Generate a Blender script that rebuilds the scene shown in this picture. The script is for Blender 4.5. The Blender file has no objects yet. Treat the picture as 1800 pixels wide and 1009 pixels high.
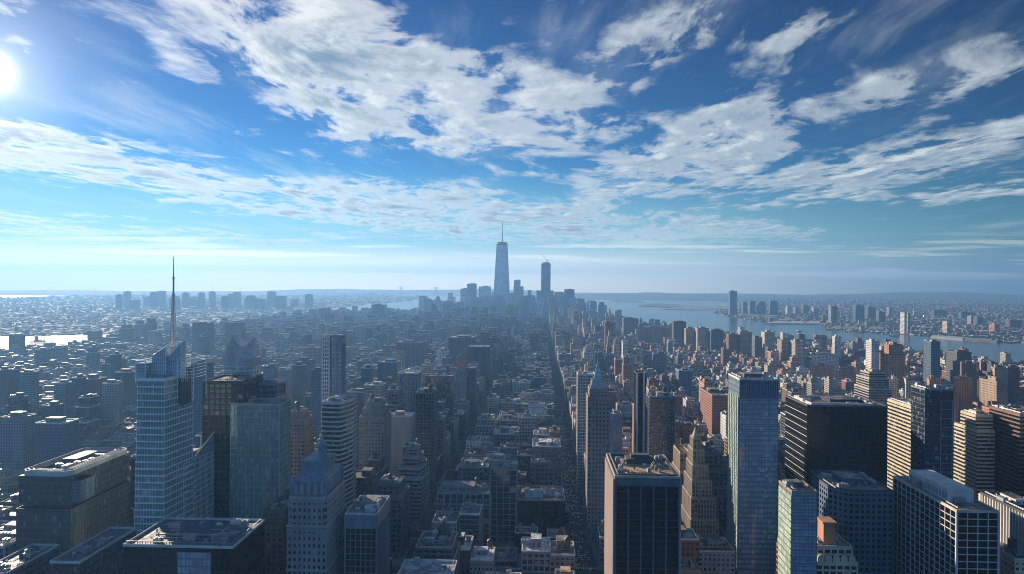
import bpy, math, random
import numpy as np
from mathutils import Matrix, Vector

R_ = math.radians
scene = bpy.context.scene
COL = scene.collection

# ------------------------------------------------------------------ camera
CAM_Z = 220.0
FPX = 1239.0                       # focal length in pixels of an 1800 wide picture
ROT = (Matrix.Rotation(R_(2.31), 3, 'Z') @ Matrix.Rotation(R_(90 - 0.21), 3, 'X')
       @ Matrix.Rotation(R_(0.35), 3, 'Z'))
cam_data = bpy.data.cameras.new('camera')
cam = bpy.data.objects.new('camera', cam_data)
COL.objects.link(cam)
cam_data.sensor_width = 36.0
cam_data.lens = 36.0 * FPX / 1800.0
cam_data.clip_start = 1.0
cam_data.clip_end = 300000.0
M4 = ROT.to_4x4()
M4.translation = (0, 0, CAM_Z)
cam.matrix_world = M4
scene.camera = cam


def ray(px, py):
    v = ROT @ Vector(((px - 900) / FPX, -(py - 504.5) / FPX, -1.0))
    return v


def ground(px, py, z=0.0):
    v = ray(px, py)
    t = (z - CAM_Z) / v.z
    return (v.x * t, v.y * t)


def at_depth(px, py, y):
    v = ray(px, py)
    t = y / v.y
    return (v.x * t, y, CAM_Z + v.z * t)


ROTI = np.array(ROT.transposed())


def project(x, y, z):
    v = ROTI @ np.array((x, y, z - CAM_Z))
    if v[2] > -1.0:
        return None
    return (900 + FPX * v[0] / -v[2], 504.5 - FPX * v[1] / -v[2])


# ------------------------------------------------------------------ light
SUN = ray(-20, 126).normalized()
SUN_EL = math.asin(SUN.z)
SUN_AZ = math.atan2(SUN.x, SUN.y)          # clockwise from +Y

sun_data = bpy.data.lights.new('sun', 'SUN')
sun_data.energy = 5.0
sun_data.angle = R_(0.5)
sun_data.color = (1.0, 0.83, 0.64)
sun = bpy.data.objects.new('sun', sun_data)
COL.objects.link(sun)
sun.rotation_euler = (-SUN).to_track_quat('-Z', 'Y').to_euler()
sun.location = (-3000, 4000, 3000)

scene.view_settings.view_transform = 'Standard'
scene.view_settings.look = 'None'
scene.view_settings.exposure = 1.1
scene.view_settings.gamma = 1.0
scene.view_settings.use_curve_mapping = False

cy = scene.cycles
cy.use_denoising = True
cy.filter_width = 1.0
cy.max_bounces = 6
cy.diffuse_bounces = 2
cy.glossy_bounces = 3
cy.transmission_bounces = 2
cy.volume_bounces = 0
cy.caustics_reflective = False
cy.caustics_refractive = False
cy.sample_clamp_indirect = 4.0


# ------------------------------------------------------------------ node helper
class Sk:
    """A socket with arithmetic: every operator adds one Math node."""
    def __init__(self, nt, s):
        self.nt, self.s = nt, s

    def _m(self, op, *a, clamp=False):
        n = self.nt.nodes.new('ShaderNodeMath')
        n.operation = op
        n.use_clamp = clamp
        for i, v in enumerate(a):
            if isinstance(v, Sk):
                self.nt.links.new(v.s, n.inputs[i])
            else:
                n.inputs[i].default_value = v
        return Sk(self.nt, n.outputs[0])

    def __add__(self, o): return self._m('ADD', self, o)
    __radd__ = __add__
    def __sub__(self, o): return self._m('SUBTRACT', self, o)
    def __rsub__(self, o): return self._m('SUBTRACT', o, self)
    def __mul__(self, o): return self._m('MULTIPLY', self, o)
    __rmul__ = __mul__
    def __truediv__(self, o): return self._m('DIVIDE', self, o)
    def __rtruediv__(self, o): return self._m('DIVIDE', o, self)
    def pow(self, e): return self._m('POWER', self, e)
    def max(self, o): return self._m('MAXIMUM', self, o)
    def min(self, o): return self._m('MINIMUM', self, o)
    def exp(self): return self._m('EXPONENT', self)
    def sqrt(self): return self._m('SQRT', self)
    def floor(self): return self._m('FLOOR', self)
    def fract(self): return self._m('FRACT', self)
    def gt(self, o): return self._m('GREATER_THAN', self, o)
    def lt(self, o): return self._m('LESS_THAN', self, o)
    def clamp(self): return self._m('ADD', self, 0.0, clamp=True)

    def smooth(self, a, b):
        n = self.nt.nodes.new('ShaderNodeMapRange')
        n.interpolation_type = 'SMOOTHSTEP'
        self.nt.links.new(self.s, n.inputs[0])
        n.inputs[1].default_value = a
        n.inputs[2].default_value = b
        return Sk(self.nt, n.outputs[0])


def vec(nt, x, y, z=0.0):
    n = nt.nodes.new('ShaderNodeCombineXYZ')
    for i, v in enumerate((x, y, z)):
        if isinstance(v, Sk):
            nt.links.new(v.s, n.inputs[i])
        else:
            n.inputs[i].default_value = v
    return n.outputs[0]


def noise(nt, v, scale, detail=4.0, rough=0.5, dist=0.0, lac=2.0):
    n = nt.nodes.new('ShaderNodeTexNoise')
    nt.links.new(v, n.inputs['Vector'])
    n.inputs['Scale'].default_value = scale
    n.inputs['Detail'].default_value = detail
    n.inputs['Roughness'].default_value = rough
    n.inputs['Distortion'].default_value = dist
    n.inputs['Lacunarity'].default_value = lac
    return Sk(nt, n.outputs['Fac'])


def mixc(nt, f, a, b):
    n = nt.nodes.new('ShaderNodeMix')
    n.data_type = 'RGBA'
    n.clamp_factor = True
    if isinstance(f, Sk):
        nt.links.new(f.s, n.inputs[0])
    else:
        n.inputs[0].default_value = f
    for i, v in ((6, a), (7, b)):
        if isinstance(v, (tuple, list)):
            n.inputs[i].default_value = (*v, 1.0) if len(v) == 3 else v
        else:
            nt.links.new(v, n.inputs[i])
    return n.outputs[2]


# ------------------------------------------------------------------ sky and clouds
def build_world():
    w = bpy.data.worlds.new('World')
    scene.world = w
    w.use_nodes = True
    nt = w.node_tree
    nt.nodes.clear()
    out = nt.nodes.new('ShaderNodeOutputWorld')
    bg = nt.nodes.new('ShaderNodeBackground')
    bg.inputs['Strength'].default_value = 0.070
    nt.links.new(bg.outputs[0], out.inputs['Surface'])
    sky = nt.nodes.new('ShaderNodeTexSky')
    sky.sky_type = 'NISHITA'
    sky.sun_disc = False
    sky.sun_elevation = SUN_EL
    sky.sun_rotation = SUN_AZ
    sky.altitude = 200.0
    sky.air_density = 1.0
    sky.dust_density = 0.0
    sky.ozone_density = 8.0
    tc = nt.nodes.new('ShaderNodeTexCoord')
    sep = nt.nodes.new('ShaderNodeSeparateXYZ')
    nt.links.new(tc.outputs['Generated'], sep.inputs[0])
    dx, dy, dz = (Sk(nt, sep.outputs[i]) for i in range(3))
    gm = nt.nodes.new('ShaderNodeGamma')
    gm.inputs['Gamma'].default_value = 2.1
    nt.links.new(sky.outputs[0], gm.inputs['Color'])
    tint = nt.nodes.new('ShaderNodeVectorMath')
    tint.operation = 'MULTIPLY'
    tint.inputs[1].default_value = (0.165, 0.160, 0.072)
    nt.links.new(gm.outputs[0], tint.inputs[0])
    skyc = tint.outputs[0]

    # unseen sky behind the viewer, lifted to light the front walls; low band paler
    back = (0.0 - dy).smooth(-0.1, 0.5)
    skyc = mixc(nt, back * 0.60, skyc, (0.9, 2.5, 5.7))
    pale = (1.0 - dz.smooth(0.03, 0.17)) * (dx * SUN.x + dy * SUN.y).smooth(0.1, 0.95)
    skyc = mixc(nt, pale * 0.75, skyc, (3.3, 5.0, 5.5))
    low = (1.0 - dz.smooth(0.0, 0.060)) * (dx * SUN.x + dy * SUN.y).smooth(0.25, 0.98)
    skyc = mixc(nt, low * 0.75, skyc, (27.0, 20.5, 12.5))

    # direction in the plane one unit ahead along +Y (a fixed compass direction)
    yy = dy.max(0.15)
    u = dx / yy
    v = dz / yy
    # the flat cloud deck seen from below
    zz = dz.max(0.0) + 0.035
    cx = dx / zz
    cyy = dy / zz
    wob = noise(nt, vec(nt, cx * 0.6, cyy * 0.35, 3.0), 1.0, 3.0, 0.5)
    cx2 = cx + (wob - 0.5) * 1.1
    cy2 = cyy + (wob - 0.5) * 0.8

    # where the sky carries more cloud (image pixel, radius, tilt, weight)
    pats = [
        (470, 20, 300, 110, 18, 1.00), (640, 130, 330, 105, 18, 1.05), (860, 165, 230, 80, 12, 0.95),
        (350, 100, 120, 60, 30, 0.7), (1000, 235, 170, 48, -8, 0.85), (820, 235, 120, 28, 8, 0.5),
        (1250, 265, 270, 66, -14, 0.98), (1150, 65, 140, 62, -20, 0.86), (1090, 140, 80, 34, 0, 0.62), (1010, 40, 70, 40, -30, .6),
        (1570, 285, 280, 48, -12, 0.95), (1640, 140, 190, 48, -22, 0.92), (1400, 60, 80, 24, -25, 0.62), (1410, 108, 70, 20, -15, 0.6), (1480, 180, 90, 22, -18, .62),
        (1710, 330, 130, 24, -8, .75), (1620, 215, 70, 16, -12, .55), (1000, 330, 60, 10, 0, .4),
        (1560, 20, 30, 8, -15, .3), (1330, 155, 50, 14, 0, .42), (1330, 8, 60, 14, -10, .45),
        (130, 275, 320, 48, 8, 1.0), (450, 345, 280, 34, 8, 0.88), (800, 372, 460, 50, 5, 0.98), (1200, 400, 260, 28, 3, 0.78),
        (250, 420, 500, 22, 2, 0.7), (60, 385, 220, 18, 3, .55), (640, 445, 420, 14, 2, 0.5), (440, 232, 46, 12, 0, 0.55), (700, 280, 110, 30, -5, 0.38),
        (150, 30, 80, 40, 20, 0.3), (20, 90, 40, 30, 0, .6), (20, 10, 50, 20, 0, .5), (990, 20, 60, 40, -10, .45), (900, 35, 40, 12, 0, .42), (1780, 350, 40, 18, 0, .5), (600, 270, 500, 60, 4, .34), (1300, 120, 420, 110, -10, .36), (900, 310, 300, 30, 0, .42), (240, 60, 160, 90, 20, .36), (1000, 440, 700, 30, 0, .45),
    ]
    cov = None
    for px, py, rx, ry, ang, wgt in pats:
        r = ray(px, py)
        u0, v0 = r.x / r.y, r.z / r.y
        a = R_(-ang)
        ca, sa = math.cos(a), math.sin(a)
        du, dv = u - u0, v - v0
        e1 = (du * ca + dv * sa) * (FPX / rx)
        e2 = (dv * ca - du * sa) * (FPX / ry)
        g = (1.25 - (e1 * e1 + e2 * e2) * 0.62).clamp() * wgt
        cov = g if cov is None else cov.max(g)

    def field(x, y, det):
        big = noise(nt, vec(nt, x, y * 0.60, 0.0), 1.5, det, 0.60, 0.08)
        mid = noise(nt, vec(nt, x, y * 0.50, 5.0), 4.6, det - 1.0, 0.63, 0.12)
        fold = 1.0 - (mid * 2.0 - 1.0)._m('ABSOLUTE', mid * 2.0 - 1.0) * 1.6
        tiny = noise(nt, vec(nt, x, y * 0.55, 9.0), 11.0, det - 3.0, 0.65, 0.1)
        return 0.5 + (big - 0.5) * 0.66 + (mid - 0.5) * 0.66 + (fold - 0.62) * 0.10 + (tiny - 0.5) * 0.10

    n1 = field(cx2, cy2, 9.0)
    # the same field a step nearer the sun: thin towards the sun means a bright rim
    spx, spy = SUN.x / (SUN.z + .035), SUN.y / (SUN.z + .035)
    tx, ty = spx - cx, spy - cyy
    tl = (tx * tx + ty * ty + 0.05).sqrt()
    n2 = field(cx2 + tx / tl * 0.10, cy2 + ty / tl * 0.10, 6.0)

    cov = cov.max((0.0 - dy).smooth(-0.2, 0.1) * 0.34)      # unseen cloud added behind the viewer to light the front walls
    t = n1 - (0.656 - cov * 0.235)
    dens = t.smooth(-0.02, 0.17)
    thick = t.smooth(0.02, 0.24)
    rim = (n1 - n2).smooth(-0.035, 0.16)
    sund = (dx * SUN.x + dy * SUN.y + dz * SUN.z).max(0.0)
    near = sund.pow(5.0)
    body = mixc(nt, rim, (1.35, 2.0, 2.8), (5.2, 5.5, 5.5))
    edge = mixc(nt, near, (4.7, 5.1, 5.2), (9.5, 9.1, 8.3))
    cc = mixc(nt, thick, edge, body)
    # low streaks over the horizon
    sx = vec(nt, u * 3.0, v * 90.0, 7.0)
    n3 = noise(nt, sx, 1.0, 6.0, 0.55, 0.3)
    band = (v.smooth(0.004, 0.022) - v.smooth(0.040, 0.085)).clamp()
    st = (n3.smooth(0.5, 0.62) * band * 0.75).clamp()
    # the long cloud bank
    bank = (v + (n3 - 0.5) * 0.012 + (noise(nt, vec(nt, u * 22.0, v * 60.0, 1.0), 1.0, 6.0, 0.6) - 0.5) * 0.012)
    bk = (bank.smooth(0.0125, 0.0165) - bank.smooth(0.0185, 0.0255)).clamp() * (1.0 - u.smooth(0.30, 0.55))
    lo = mixc(nt, near, (9.0, 8.3, 6.8), (16.0, 15.0, 12.0))
    # scattered small puffs low on the far side
    fade = v.smooth(0.02, 0.075)
    # thin high wisps drawn out along the wind
    wv = noise(nt, vec(nt, cx * 1.9 + (wob - 0.5) * 1.5, cyy * 0.42, 21.0), 1.0, 8.0, 0.62, 0.15)
    wr = noise(nt, vec(nt, cx * 0.45, cyy * 0.25, 33.0), 1.0, 3.0, 0.5).smooth(0.38, 0.62)
    wisp = wv.smooth(0.46, 0.74) * wr * 0.42
    dens = (1.0 - (1.0 - dens) * (1.0 - wisp)).clamp()
    dens = dens * fade * 0.97
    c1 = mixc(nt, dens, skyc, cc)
    c2 = mixc(nt, st * (1.0 - dens), c1, lo)
    c3 = mixc(nt, bk * 0.95, c2, lo)
    # aureole around the sun
    glow = sund.pow(6500.0) * 20.0 + sund.pow(500.0) * 3.5 + sund.pow(90.0) * 0.9
    gl = nt.nodes.new('ShaderNodeMix')
    gl.data_type = 'RGBA'
    gl.blend_type = 'ADD'
    gl.inputs[0].default_value = 1.0
    nt.links.new(c3, gl.inputs[6])
    gc = nt.nodes.new('ShaderNodeVectorMath')
    gc.operation = 'SCALE'
    gc.inputs[0].default_value = (1.0, 0.97, 0.88)
    nt.links.new(glow.s, gc.inputs['Scale'])
    nt.links.new(gc.outputs[0], gl.inputs[7])
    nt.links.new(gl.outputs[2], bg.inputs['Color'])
    w.cycles.sampling_method = 'MANUAL'
    w.cycles.sample_map_resolution = 1024


build_world()


# ------------------------------------------------------------------ mesh builder
class MB:
    """Collects polygons and links them as ONE mesh object."""
    def __init__(self):
        self.v, self.f, self.m, self.uv = [], [], [], []

    def face(self, pts, m=0, uv=None):
        b = len(self.v)
        self.v.extend(pts)
        self.f.append(tuple(range(b, b + len(pts))))
        self.m.append(m)
        self.uv.extend(uv if uv else [(p[0], p[1]) for p in pts])

    def loft(self, p0, z0, p1, z1, m=0, cap=None, base=None, u0=0.0):
        n = len(p0)
        u = u0
        for i in range(n):
            j = (i + 1) % n
            a, b, c, d = p0[i], p0[j], p1[j], p1[i]
            L = math.hypot(b[0] - a[0], b[1] - a[1])
            self.face([(a[0], a[1], z0), (b[0], b[1], z0), (c[0], c[1], z1), (d[0], d[1], z1)], m,
                      [(u, z0), (u + L, z0), (u + L, z1), (u, z1)])
            u += L
        if cap is not None:
            self.face([(x, y, z1) for x, y in p1], cap)
        if base is not None:
            self.face([(x, y, z0) for x, y in reversed(p0)], base)

    def prism(self, p, z0, z1, m=0, cap=0, base=None):
        self.loft(p, z0, p, z1, m, cap, base)

    def box(self, x0, x1, y0, y1, z0, z1, m=0, cap=None, base=None):
        self.prism(rect(x0, x1, y0, y1), z0, z1, m, m if cap is None else cap, base)

    def tube(self, a, b, r, n=6, m=0, r2=None):
        a, b = Vector(a), Vector(b)
        d = (b - a).normalized()
        s = d.orthogonal().normalized()
        t = d.cross(s)
        r2 = r if r2 is None else r2
        A, B = [], []
        for i in range(n):
            q = 2 * math.pi * i / n
            o = s * math.cos(q) + t * math.sin(q)
            A.append(tuple(a + o * r))
            B.append(tuple(b + o * r2))
        for i in range(n):
            j = (i + 1) % n
            self.face([A[i], A[j], B[j], B[i]], m)
        self.face(list(reversed(A)), m)
        self.face(B, m)

    def cyl(self, x, y, z0, z1, r, n=10, m=0, r2=None):
        self.loft(circ(x, y, r, n), z0, circ(x, y, r if r2 is None else r2, n), z1, m, m)

    def build(self, name, mats, parent=None, loc=None):
        me = bpy.data.meshes.new(name)
        me.from_pydata(self.v, [], self.f)
        if not isinstance(mats, (list, tuple)):
            mats = [mats]
        for x in mats:
            me.materials.append(x)
        if len(mats) > 1:
            me.polygons.foreach_set('material_index', self.m)
        uvl = me.uv_layers.new(name='UVMap')
        uvl.data.foreach_set('uv', np.array(self.uv, dtype=np.float32).ravel())
        return link(name, me, parent, loc)


def link(name, me, parent=None, loc=None):
    o = bpy.data.objects.new(name, me)
    COL.objects.link(o)
    if parent is not None:
        o.parent = parent
    if loc is not None:
        o.location = loc
    return o


def rect(x0, x1, y0, y1):
    return [(x0, y0), (x1, y0), (x1, y1), (x0, y1)]


def circ(x, y, r, n=12, ph=0.0):
    return [(x + r * math.cos(2 * math.pi * i / n + ph), y + r * math.sin(2 * math.pi * i / n + ph)) for i in range(n)]


def offset(p, d):
    """Convex counter-clockwise polygon pushed outwards by d."""
    n = len(p)
    out = []
    for i in range(n):
        a, b, c = p[i - 1], p[i], p[(i + 1) % n]
        e1 = Vector((b[0] - a[0], b[1] - a[1])).normalized()
        e2 = Vector((c[0] - b[0], c[1] - b[1])).normalized()
        n1 = Vector((e1.y, -e1.x))
        n2 = Vector((e2.y, -e2.x))
        k = 1 + n1.dot(n2)
        q = (n1 + n2) * (d / max(k, 0.3))
        out.append((b[0] + q.x, b[1] + q.y))
    return out


def lerp_poly(p, q, t):
    return [(a[0] + (b[0] - a[0]) * t, a[1] + (b[1] - a[1]) * t) for a, b in zip(p, q)]


def scale_poly(p, sx, sy, ox=0.0, oy=0.0):
    return [(x * sx + ox, y * sy + oy) for x, y in p]


def ring(mb, p, z0, z1, t_out, t_in, m=0):
    """A wall ring round a polygon (a parapet)."""
    o, i = offset(p, t_out), offset(p, -t_in)
    mb.loft(o, z0, o, z1, m)
    n = len(p)
    for k in range(n):
        j = (k + 1) % n
        mb.face([(*o[k], z1), (*o[j], z1), (*i[j], z1), (*i[k], z1)], m)
        mb.face([(*i[k], z1), (*i[j], z1), (*i[j], z0), (*i[k], z0)], m)


def lattice(mb, p0, z0, p1, z1, fh, bay, band_h, pier_w, dp, db, m=0, mp=None, edges=None, post=True):
    """The raised frame of a facade: floor bands and upright piers in front of the glass."""
    mp = m if mp is None else mp
    nfl = max(1, round((z1 - z0) / fh))
    if band_h > 0:
        for i in range(nfl + 1):
            zz = z0 + (z1 - z0) * i / nfl
            a, b = (zz - band_h * 0.5, zz + band_h * 0.5)
            if i == nfl:
                a, b = zz - band_h, zz
            if i == 0:
                a, b = zz, zz + band_h
            q = offset(lerp_poly(p0, p1, (0.5 * (a + b) - z0) / (z1 - z0)), db)
            mb.prism(q, a, b, m, m, m)
    if pier_w > 0:
        n = len(p0)
        for k in range(n):
            if edges is not None and k not in edges:
                continue
            j = (k + 1) % n
            A0, B0, A1, B1 = (Vector(x) for x in (p0[k], p0[j], p1[k], p1[j]))
            L = (B0 - A0).length
            nb = max(1, round(L / bay))
            e = (B0 - A0).normalized()
            nn = Vector((e.y, -e.x))
            rng = range(1, nb)
            for i in rng:
                c0 = A0 + (B0 - A0) * (i / nb)
                c1 = A1 + (B1 - A1) * (i / nb)
                h = e * (pier_w * 0.5)
                o = nn * dp
                z_ = z1 - 0.02
                a, b, c, d = c0 - h, c0 + h, c1 + h, c1 - h
                T = lambda q, z: (q.x, q.y, z)
                mb.face([T(a + o, z0), T(b + o, z0), T(c + o, z_), T(d + o, z_)], mp)
                mb.face([T(b + o, z0), T(b, z0), T(c, z_), T(c + o, z_)], mp)
                mb.face([T(a, z0), T(a + o, z0), T(d + o, z_), T(d, z_)], mp)
            if post:
                w = max(pier_w * 0.5, 0.2) + 0.03
                s = dp + 0.04
                e2 = (A0 - Vector(p0[k - 1])).normalized()
                pc = (e2 - e).normalized() if (e2 - e).length > 0.05 else nn
                q0 = rect(-w, s, -w, s) if False else [(-s, -s), (s, -s), (s, s), (-s, s)]
                mb.loft([(A0.x + x, A0.y + y) for x, y in q0], z0, [(A1.x + x, A1.y + y) for x, y in q0], z1 - 0.05, mp, mp)


# ------------------------------------------------------------------ materials
MATS = {}


def new_mat(name):
    m = bpy.data.materials.new(name)
    m.use_nodes = True
    nt = m.node_tree
    b = nt.nodes['Principled BSDF']
    return m, nt, b


def plain(name, col, rough=0.8, var=0.25, scale=0.12, metal=0.0):
    """A matt surface with the mottling and streaks of weather."""
    key = ('plain', name)
    if key in MATS:
        return MATS[key]
    m, nt, b = new_mat(name)
    tc = nt.nodes.new('ShaderNodeTexCoord')
    mp = nt.nodes.new('ShaderNodeMapping')
    mp.inputs['Scale'].default_value = (1, 1, 0.25)
    nt.links.new(tc.outputs['Object'], mp.inputs[0])
    n = noise(nt, mp.outputs[0], scale, 6.0, 0.65)
    f = n.smooth(0.3, 0.7)
    c = mixc(nt, f, tuple(x * (1 - var) for x in col), tuple(min(1, x * (1 + var)) for x in col))
    nt.links.new(c, b.inputs['Base Color'])
    b.inputs['Roughness'].default_value = rough
    b.inputs['Metallic'].default_value = metal
    MATS[key] = m
    return m


def cells(nt, bay, fh):
    uv = nt.nodes.new('ShaderNodeUVMap')
    uv.uv_map = 'UVMap'
    s = nt.nodes.new('ShaderNodeSeparateXYZ')
    nt.links.new(uv.outputs[0], s.inputs[0])
    x = Sk(nt, s.outputs[0]) / bay
    y = Sk(nt, s.outputs[1]) / fh
    wn = nt.nodes.new('ShaderNodeTexWhiteNoise')
    wn.noise_dimensions = '2D'
    nt.links.new(vec(nt, x.floor(), y.floor()), wn.inputs['Vector'])
    return x, y, Sk(nt, wn.outputs['Value']), wn.outputs['Color']


def glass(name, col, bay=1.6, fh=3.7, blind=0.12, rough=0.07, ior=1.75, blindcol=(0.30, 0.31, 0.30), tilt=0.03, split=0.0):
    """Window glass: panes of slightly different tint and tilt, some with blinds drawn."""
    key = ('glass', name)
    if key in MATS:
        return MATS[key]
    m, nt, b = new_mat(name)
    x, y, r, rc = cells(nt, bay, fh)
    geo = nt.nodes.new('ShaderNodeNewGeometry')
    tcx = nt.nodes.new('ShaderNodeTexCoord')
    big = noise(nt, tcx.outputs['Object'], 0.035, 3.0, 0.5).smooth(0.35, 0.65)
    base = mixc(nt, r, tuple(c * 0.72 for c in col), tuple(min(1, c * 1.28) for c in col))
    base = mixc(nt, big * 0.4, base, tuple(c * 0.5 for c in col))
    bl = r.gt(1.0 - blind) * (y.fract().gt(0.25))
    base = mixc(nt, bl * 0.75, base, blindcol)
    if split:
        sp = y.fract().lt(split)
        base = mixc(nt, sp, base, tuple(c * 0.55 for c in col))
    nt.links.new(base, b.inputs['Base Color'])
    b.inputs['IOR'].default_value = ior
    rr = (r * 0.05 + rough)
    nt.links.new(rr.s, b.inputs['Roughness'])
    if tilt:
        v1 = nt.nodes.new('ShaderNodeVectorMath')
        v1.operation = 'SUBTRACT'
        nt.links.new(rc, v1.inputs[0])
        v1.inputs[1].default_value = (0.5, 0.5, 0.5)
        v2 = nt.nodes.new('ShaderNodeVectorMath')
        v2.operation = 'MULTIPLY_ADD'
        nt.links.new(v1.outputs[0], v2.inputs[0])
        v2.inputs[1].default_value = (tilt, tilt, tilt * 1.5)
        nt.links.new(geo.outputs['Normal'], v2.inputs[2])
        v3 = nt.nodes.new('ShaderNodeVectorMath')
        v3.operation = 'NORMALIZE'
        nt.links.new(v2.outputs[0], v3.inputs[0])
        nt.links.new(v3.outputs[0], b.inputs['Normal'])
    MATS[key] = m
    return m


def walled(name, col=None, bay=3.0, fh=3.5, wf=0.45, hf=0.5, wcol=(0.025, 0.032, 0.042), var=0.25, wrough=0.12):
    """Masonry with rows of windows for buildings too far off to carry frames. col None reads the wall colour from the mesh."""
    key = ('walled', name)
    if key in MATS:
        return MATS[key]
    m, nt, b = new_mat(name)
    x, y, r, rc = cells(nt, bay, fh)
    fx, fy = x.fract(), y.fract()
    win = fx.gt(0.5 - wf / 2) * fx.lt(0.5 + wf / 2) * fy.gt(0.30) * fy.lt(0.30 + hf)
    geo = nt.nodes.new('ShaderNodeNewGeometry')
    sn = nt.nodes.new('ShaderNodeSeparateXYZ')
    nt.links.new(geo.outputs['True Normal'], sn.inputs[0])
    side = Sk(nt, sn.outputs[2])._m('ABSOLUTE', Sk(nt, sn.outputs[2])).lt(0.5)
    win = win * side
    tc = nt.nodes.new('ShaderNodeTexCoord')
    mp = nt.nodes.new('ShaderNodeMapping')
    mp.inputs['Scale'].default_value = (1, 1, 0.3)
    nt.links.new(tc.outputs['Object'], mp.inputs[0])
    n = noise(nt, mp.outputs[0], 0.09, 5.0, 0.65).smooth(0.3, 0.7)
    if col is None:
        at = nt.nodes.new('ShaderNodeAttribute')
        at.attribute_name = 'col'
        wall = at.outputs['Color']
        hsv = nt.nodes.new('ShaderNodeHueSaturation')
        nt.links.new(wall, hsv.inputs['Color'])
        nt.links.new((n * (2 * var) + (1 - var)).s, hsv.inputs['Value'])
        wall = hsv.outputs[0]
    else:
        wall = mixc(nt, n, tuple(c * (1 - var) for c in col), tuple(min(1, c * (1 + var)) for c in col))
    pane = mixc(nt, r.gt(0.8) * 0.6, wcol, (0.16, 0.17, 0.17))
    c = mixc(nt, win, wall, pane)
    nt.links.new(c, b.inputs['Base Color'])
    nt.links.new((0.85 - win * (0.85 - wrough)).s, b.inputs['Roughness'])
    MATS[key] = m
    return m


WALL = {
    'red': (0.27, 0.105, 0.07), 'brown': (0.17, 0.105, 0.075), 'tan': (0.36, 0.26, 0.175), 'stone': (0.42, 0.37, 0.30),
    'grey': (0.29, 0.29, 0.285), 'white': (0.60, 0.58, 0.54), 'dark': (0.06, 0.062, 0.068), 'pink': (0.44, 0.24, 0.19),
    'orange': (0.45, 0.22, 0.12), 'cream': (0.56, 0.47, 0.33), 'black': (0.011, 0.013, 0.017), 'steel': (0.20, 0.23, 0.26),
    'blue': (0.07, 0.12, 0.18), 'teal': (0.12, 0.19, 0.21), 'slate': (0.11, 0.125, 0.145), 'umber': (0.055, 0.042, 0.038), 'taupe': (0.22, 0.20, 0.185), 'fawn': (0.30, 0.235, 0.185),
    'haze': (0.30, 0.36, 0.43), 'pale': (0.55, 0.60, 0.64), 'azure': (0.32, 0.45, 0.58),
}
WORD = {'red': 'red brick', 'brown': 'brown brick', 'tan': 'tan brick', 'stone': 'limestone', 'grey': 'grey concrete', 'white': 'white brick',
        'dark': 'dark grey', 'pink': 'pinkish brick', 'orange': 'orange brick', 'cream': 'cream brick', 'black': 'black', 'steel': 'steel grey',
        'blue': 'blue glass', 'teal': 'teal glass', 'slate': 'slate grey', 'umber': 'umber', 'taupe': 'taupe', 'fawn': 'fawn brick', 'haze': 'blue-grey', 'pale': 'pale grey', 'azure': 'light blue'}
ROOF = {'tar': (0.055, 0.056, 0.06), 'gravel': (0.20, 0.19, 0.175), 'silver': (0.42, 0.43, 0.44), 'white': (0.68, 0.68, 0.66),
        'brown': (0.16, 0.11, 0.08), 'navy': (0.05, 0.075, 0.115), 'sand': (0.52, 0.34, 0.19), 'green': (0.10, 0.16, 0.11)}


def wallm(c):
    return plain('wall ' + c, WALL[c], 0.82, 0.22, 0.10)


def roofm(c):
    """Felt and gravel roofing: stained, patched, with seams."""
    key = ('roof', c)
    if key in MATS:
        return MATS[key]
    m, nt, b = new_mat('roof ' + c)
    col = ROOF[c]
    tc = nt.nodes.new('ShaderNodeTexCoord')
    P = tc.outputs['Object']
    n = noise(nt, P, 0.22, 6.0, 0.65).smooth(.3, .7)
    base = mixc(nt, n, tuple(x * .55 for x in col), tuple(min(.85, x * 1.35) for x in col))
    vo = nt.nodes.new('ShaderNodeTexVoronoi')
    vo.distance = 'CHEBYCHEV'
    vo.inputs['Scale'].default_value = .17
    nt.links.new(P, vo.inputs['Vector'])
    wn = nt.nodes.new('ShaderNodeTexWhiteNoise')
    nt.links.new(vo.outputs['Color'], wn.inputs['Vector'])
    r = Sk(nt, wn.outputs['Value'])
    base = mixc(nt, r.gt(.78) * .6, base, (.05, .05, .054))
    base = mixc(nt, r.lt(.10) * .5, base, (.42, .41, .39))
    s = nt.nodes.new('ShaderNodeSeparateXYZ')
    nt.links.new(P, s.inputs[0])
    seam = (Sk(nt, s.outputs[0]) / 1.9).fract().lt(.07)
    base = mixc(nt, seam * .35, base, tuple(x * .4 for x in col))
    nt.links.new(base, b.inputs['Base Color'])
    nt.links.new((n * .3 + .5).s, b.inputs['Roughness'])
    MATS[key] = m
    return m


GLASS = {
    'night': lambda: glass('night glass', (0.016, 0.024, 0.036), 1.6, 3.7, 0.10),
    'ink': lambda: glass('ink glass', (0.006, 0.008, 0.012), 1.6, 3.7, 0.0, 0.12, 1.32, tilt=0.01),
    'sea': lambda: glass('sea glass', (0.16, 0.31, 0.29), 1.5, 4.0, 0.10, 0.08, 1.9, (.45, .54, .54)),
    'sky': lambda: glass('sky glass', (0.33, 0.44, 0.51), 1.9, 3.8, 0.03, 0.08, 1.9, (.40, .46, .50), split=.28),
    'mist': lambda: glass('mist glass', (0.22, 0.30, 0.36), 1.6, 4.0, 0.06, 0.12, 1.6),
    'mint': lambda: glass('mint glass', (0.50, 0.62, 0.50), 1.5, 3.6, 0.25, 0.14, 1.6, (0.66, 0.68, 0.56)),  # paler glass for sunward flanks, sunlight put into its colour
    'olive': lambda: glass('olive glass', (0.075, 0.095, 0.085), 1.5, 4.0, 0.05, 0.10, 1.6),
    'room': lambda: glass('room glass', (0.022, 0.027, 0.034), 2.2, 3.4, 0.22, 0.08, 1.55),
}
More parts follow.
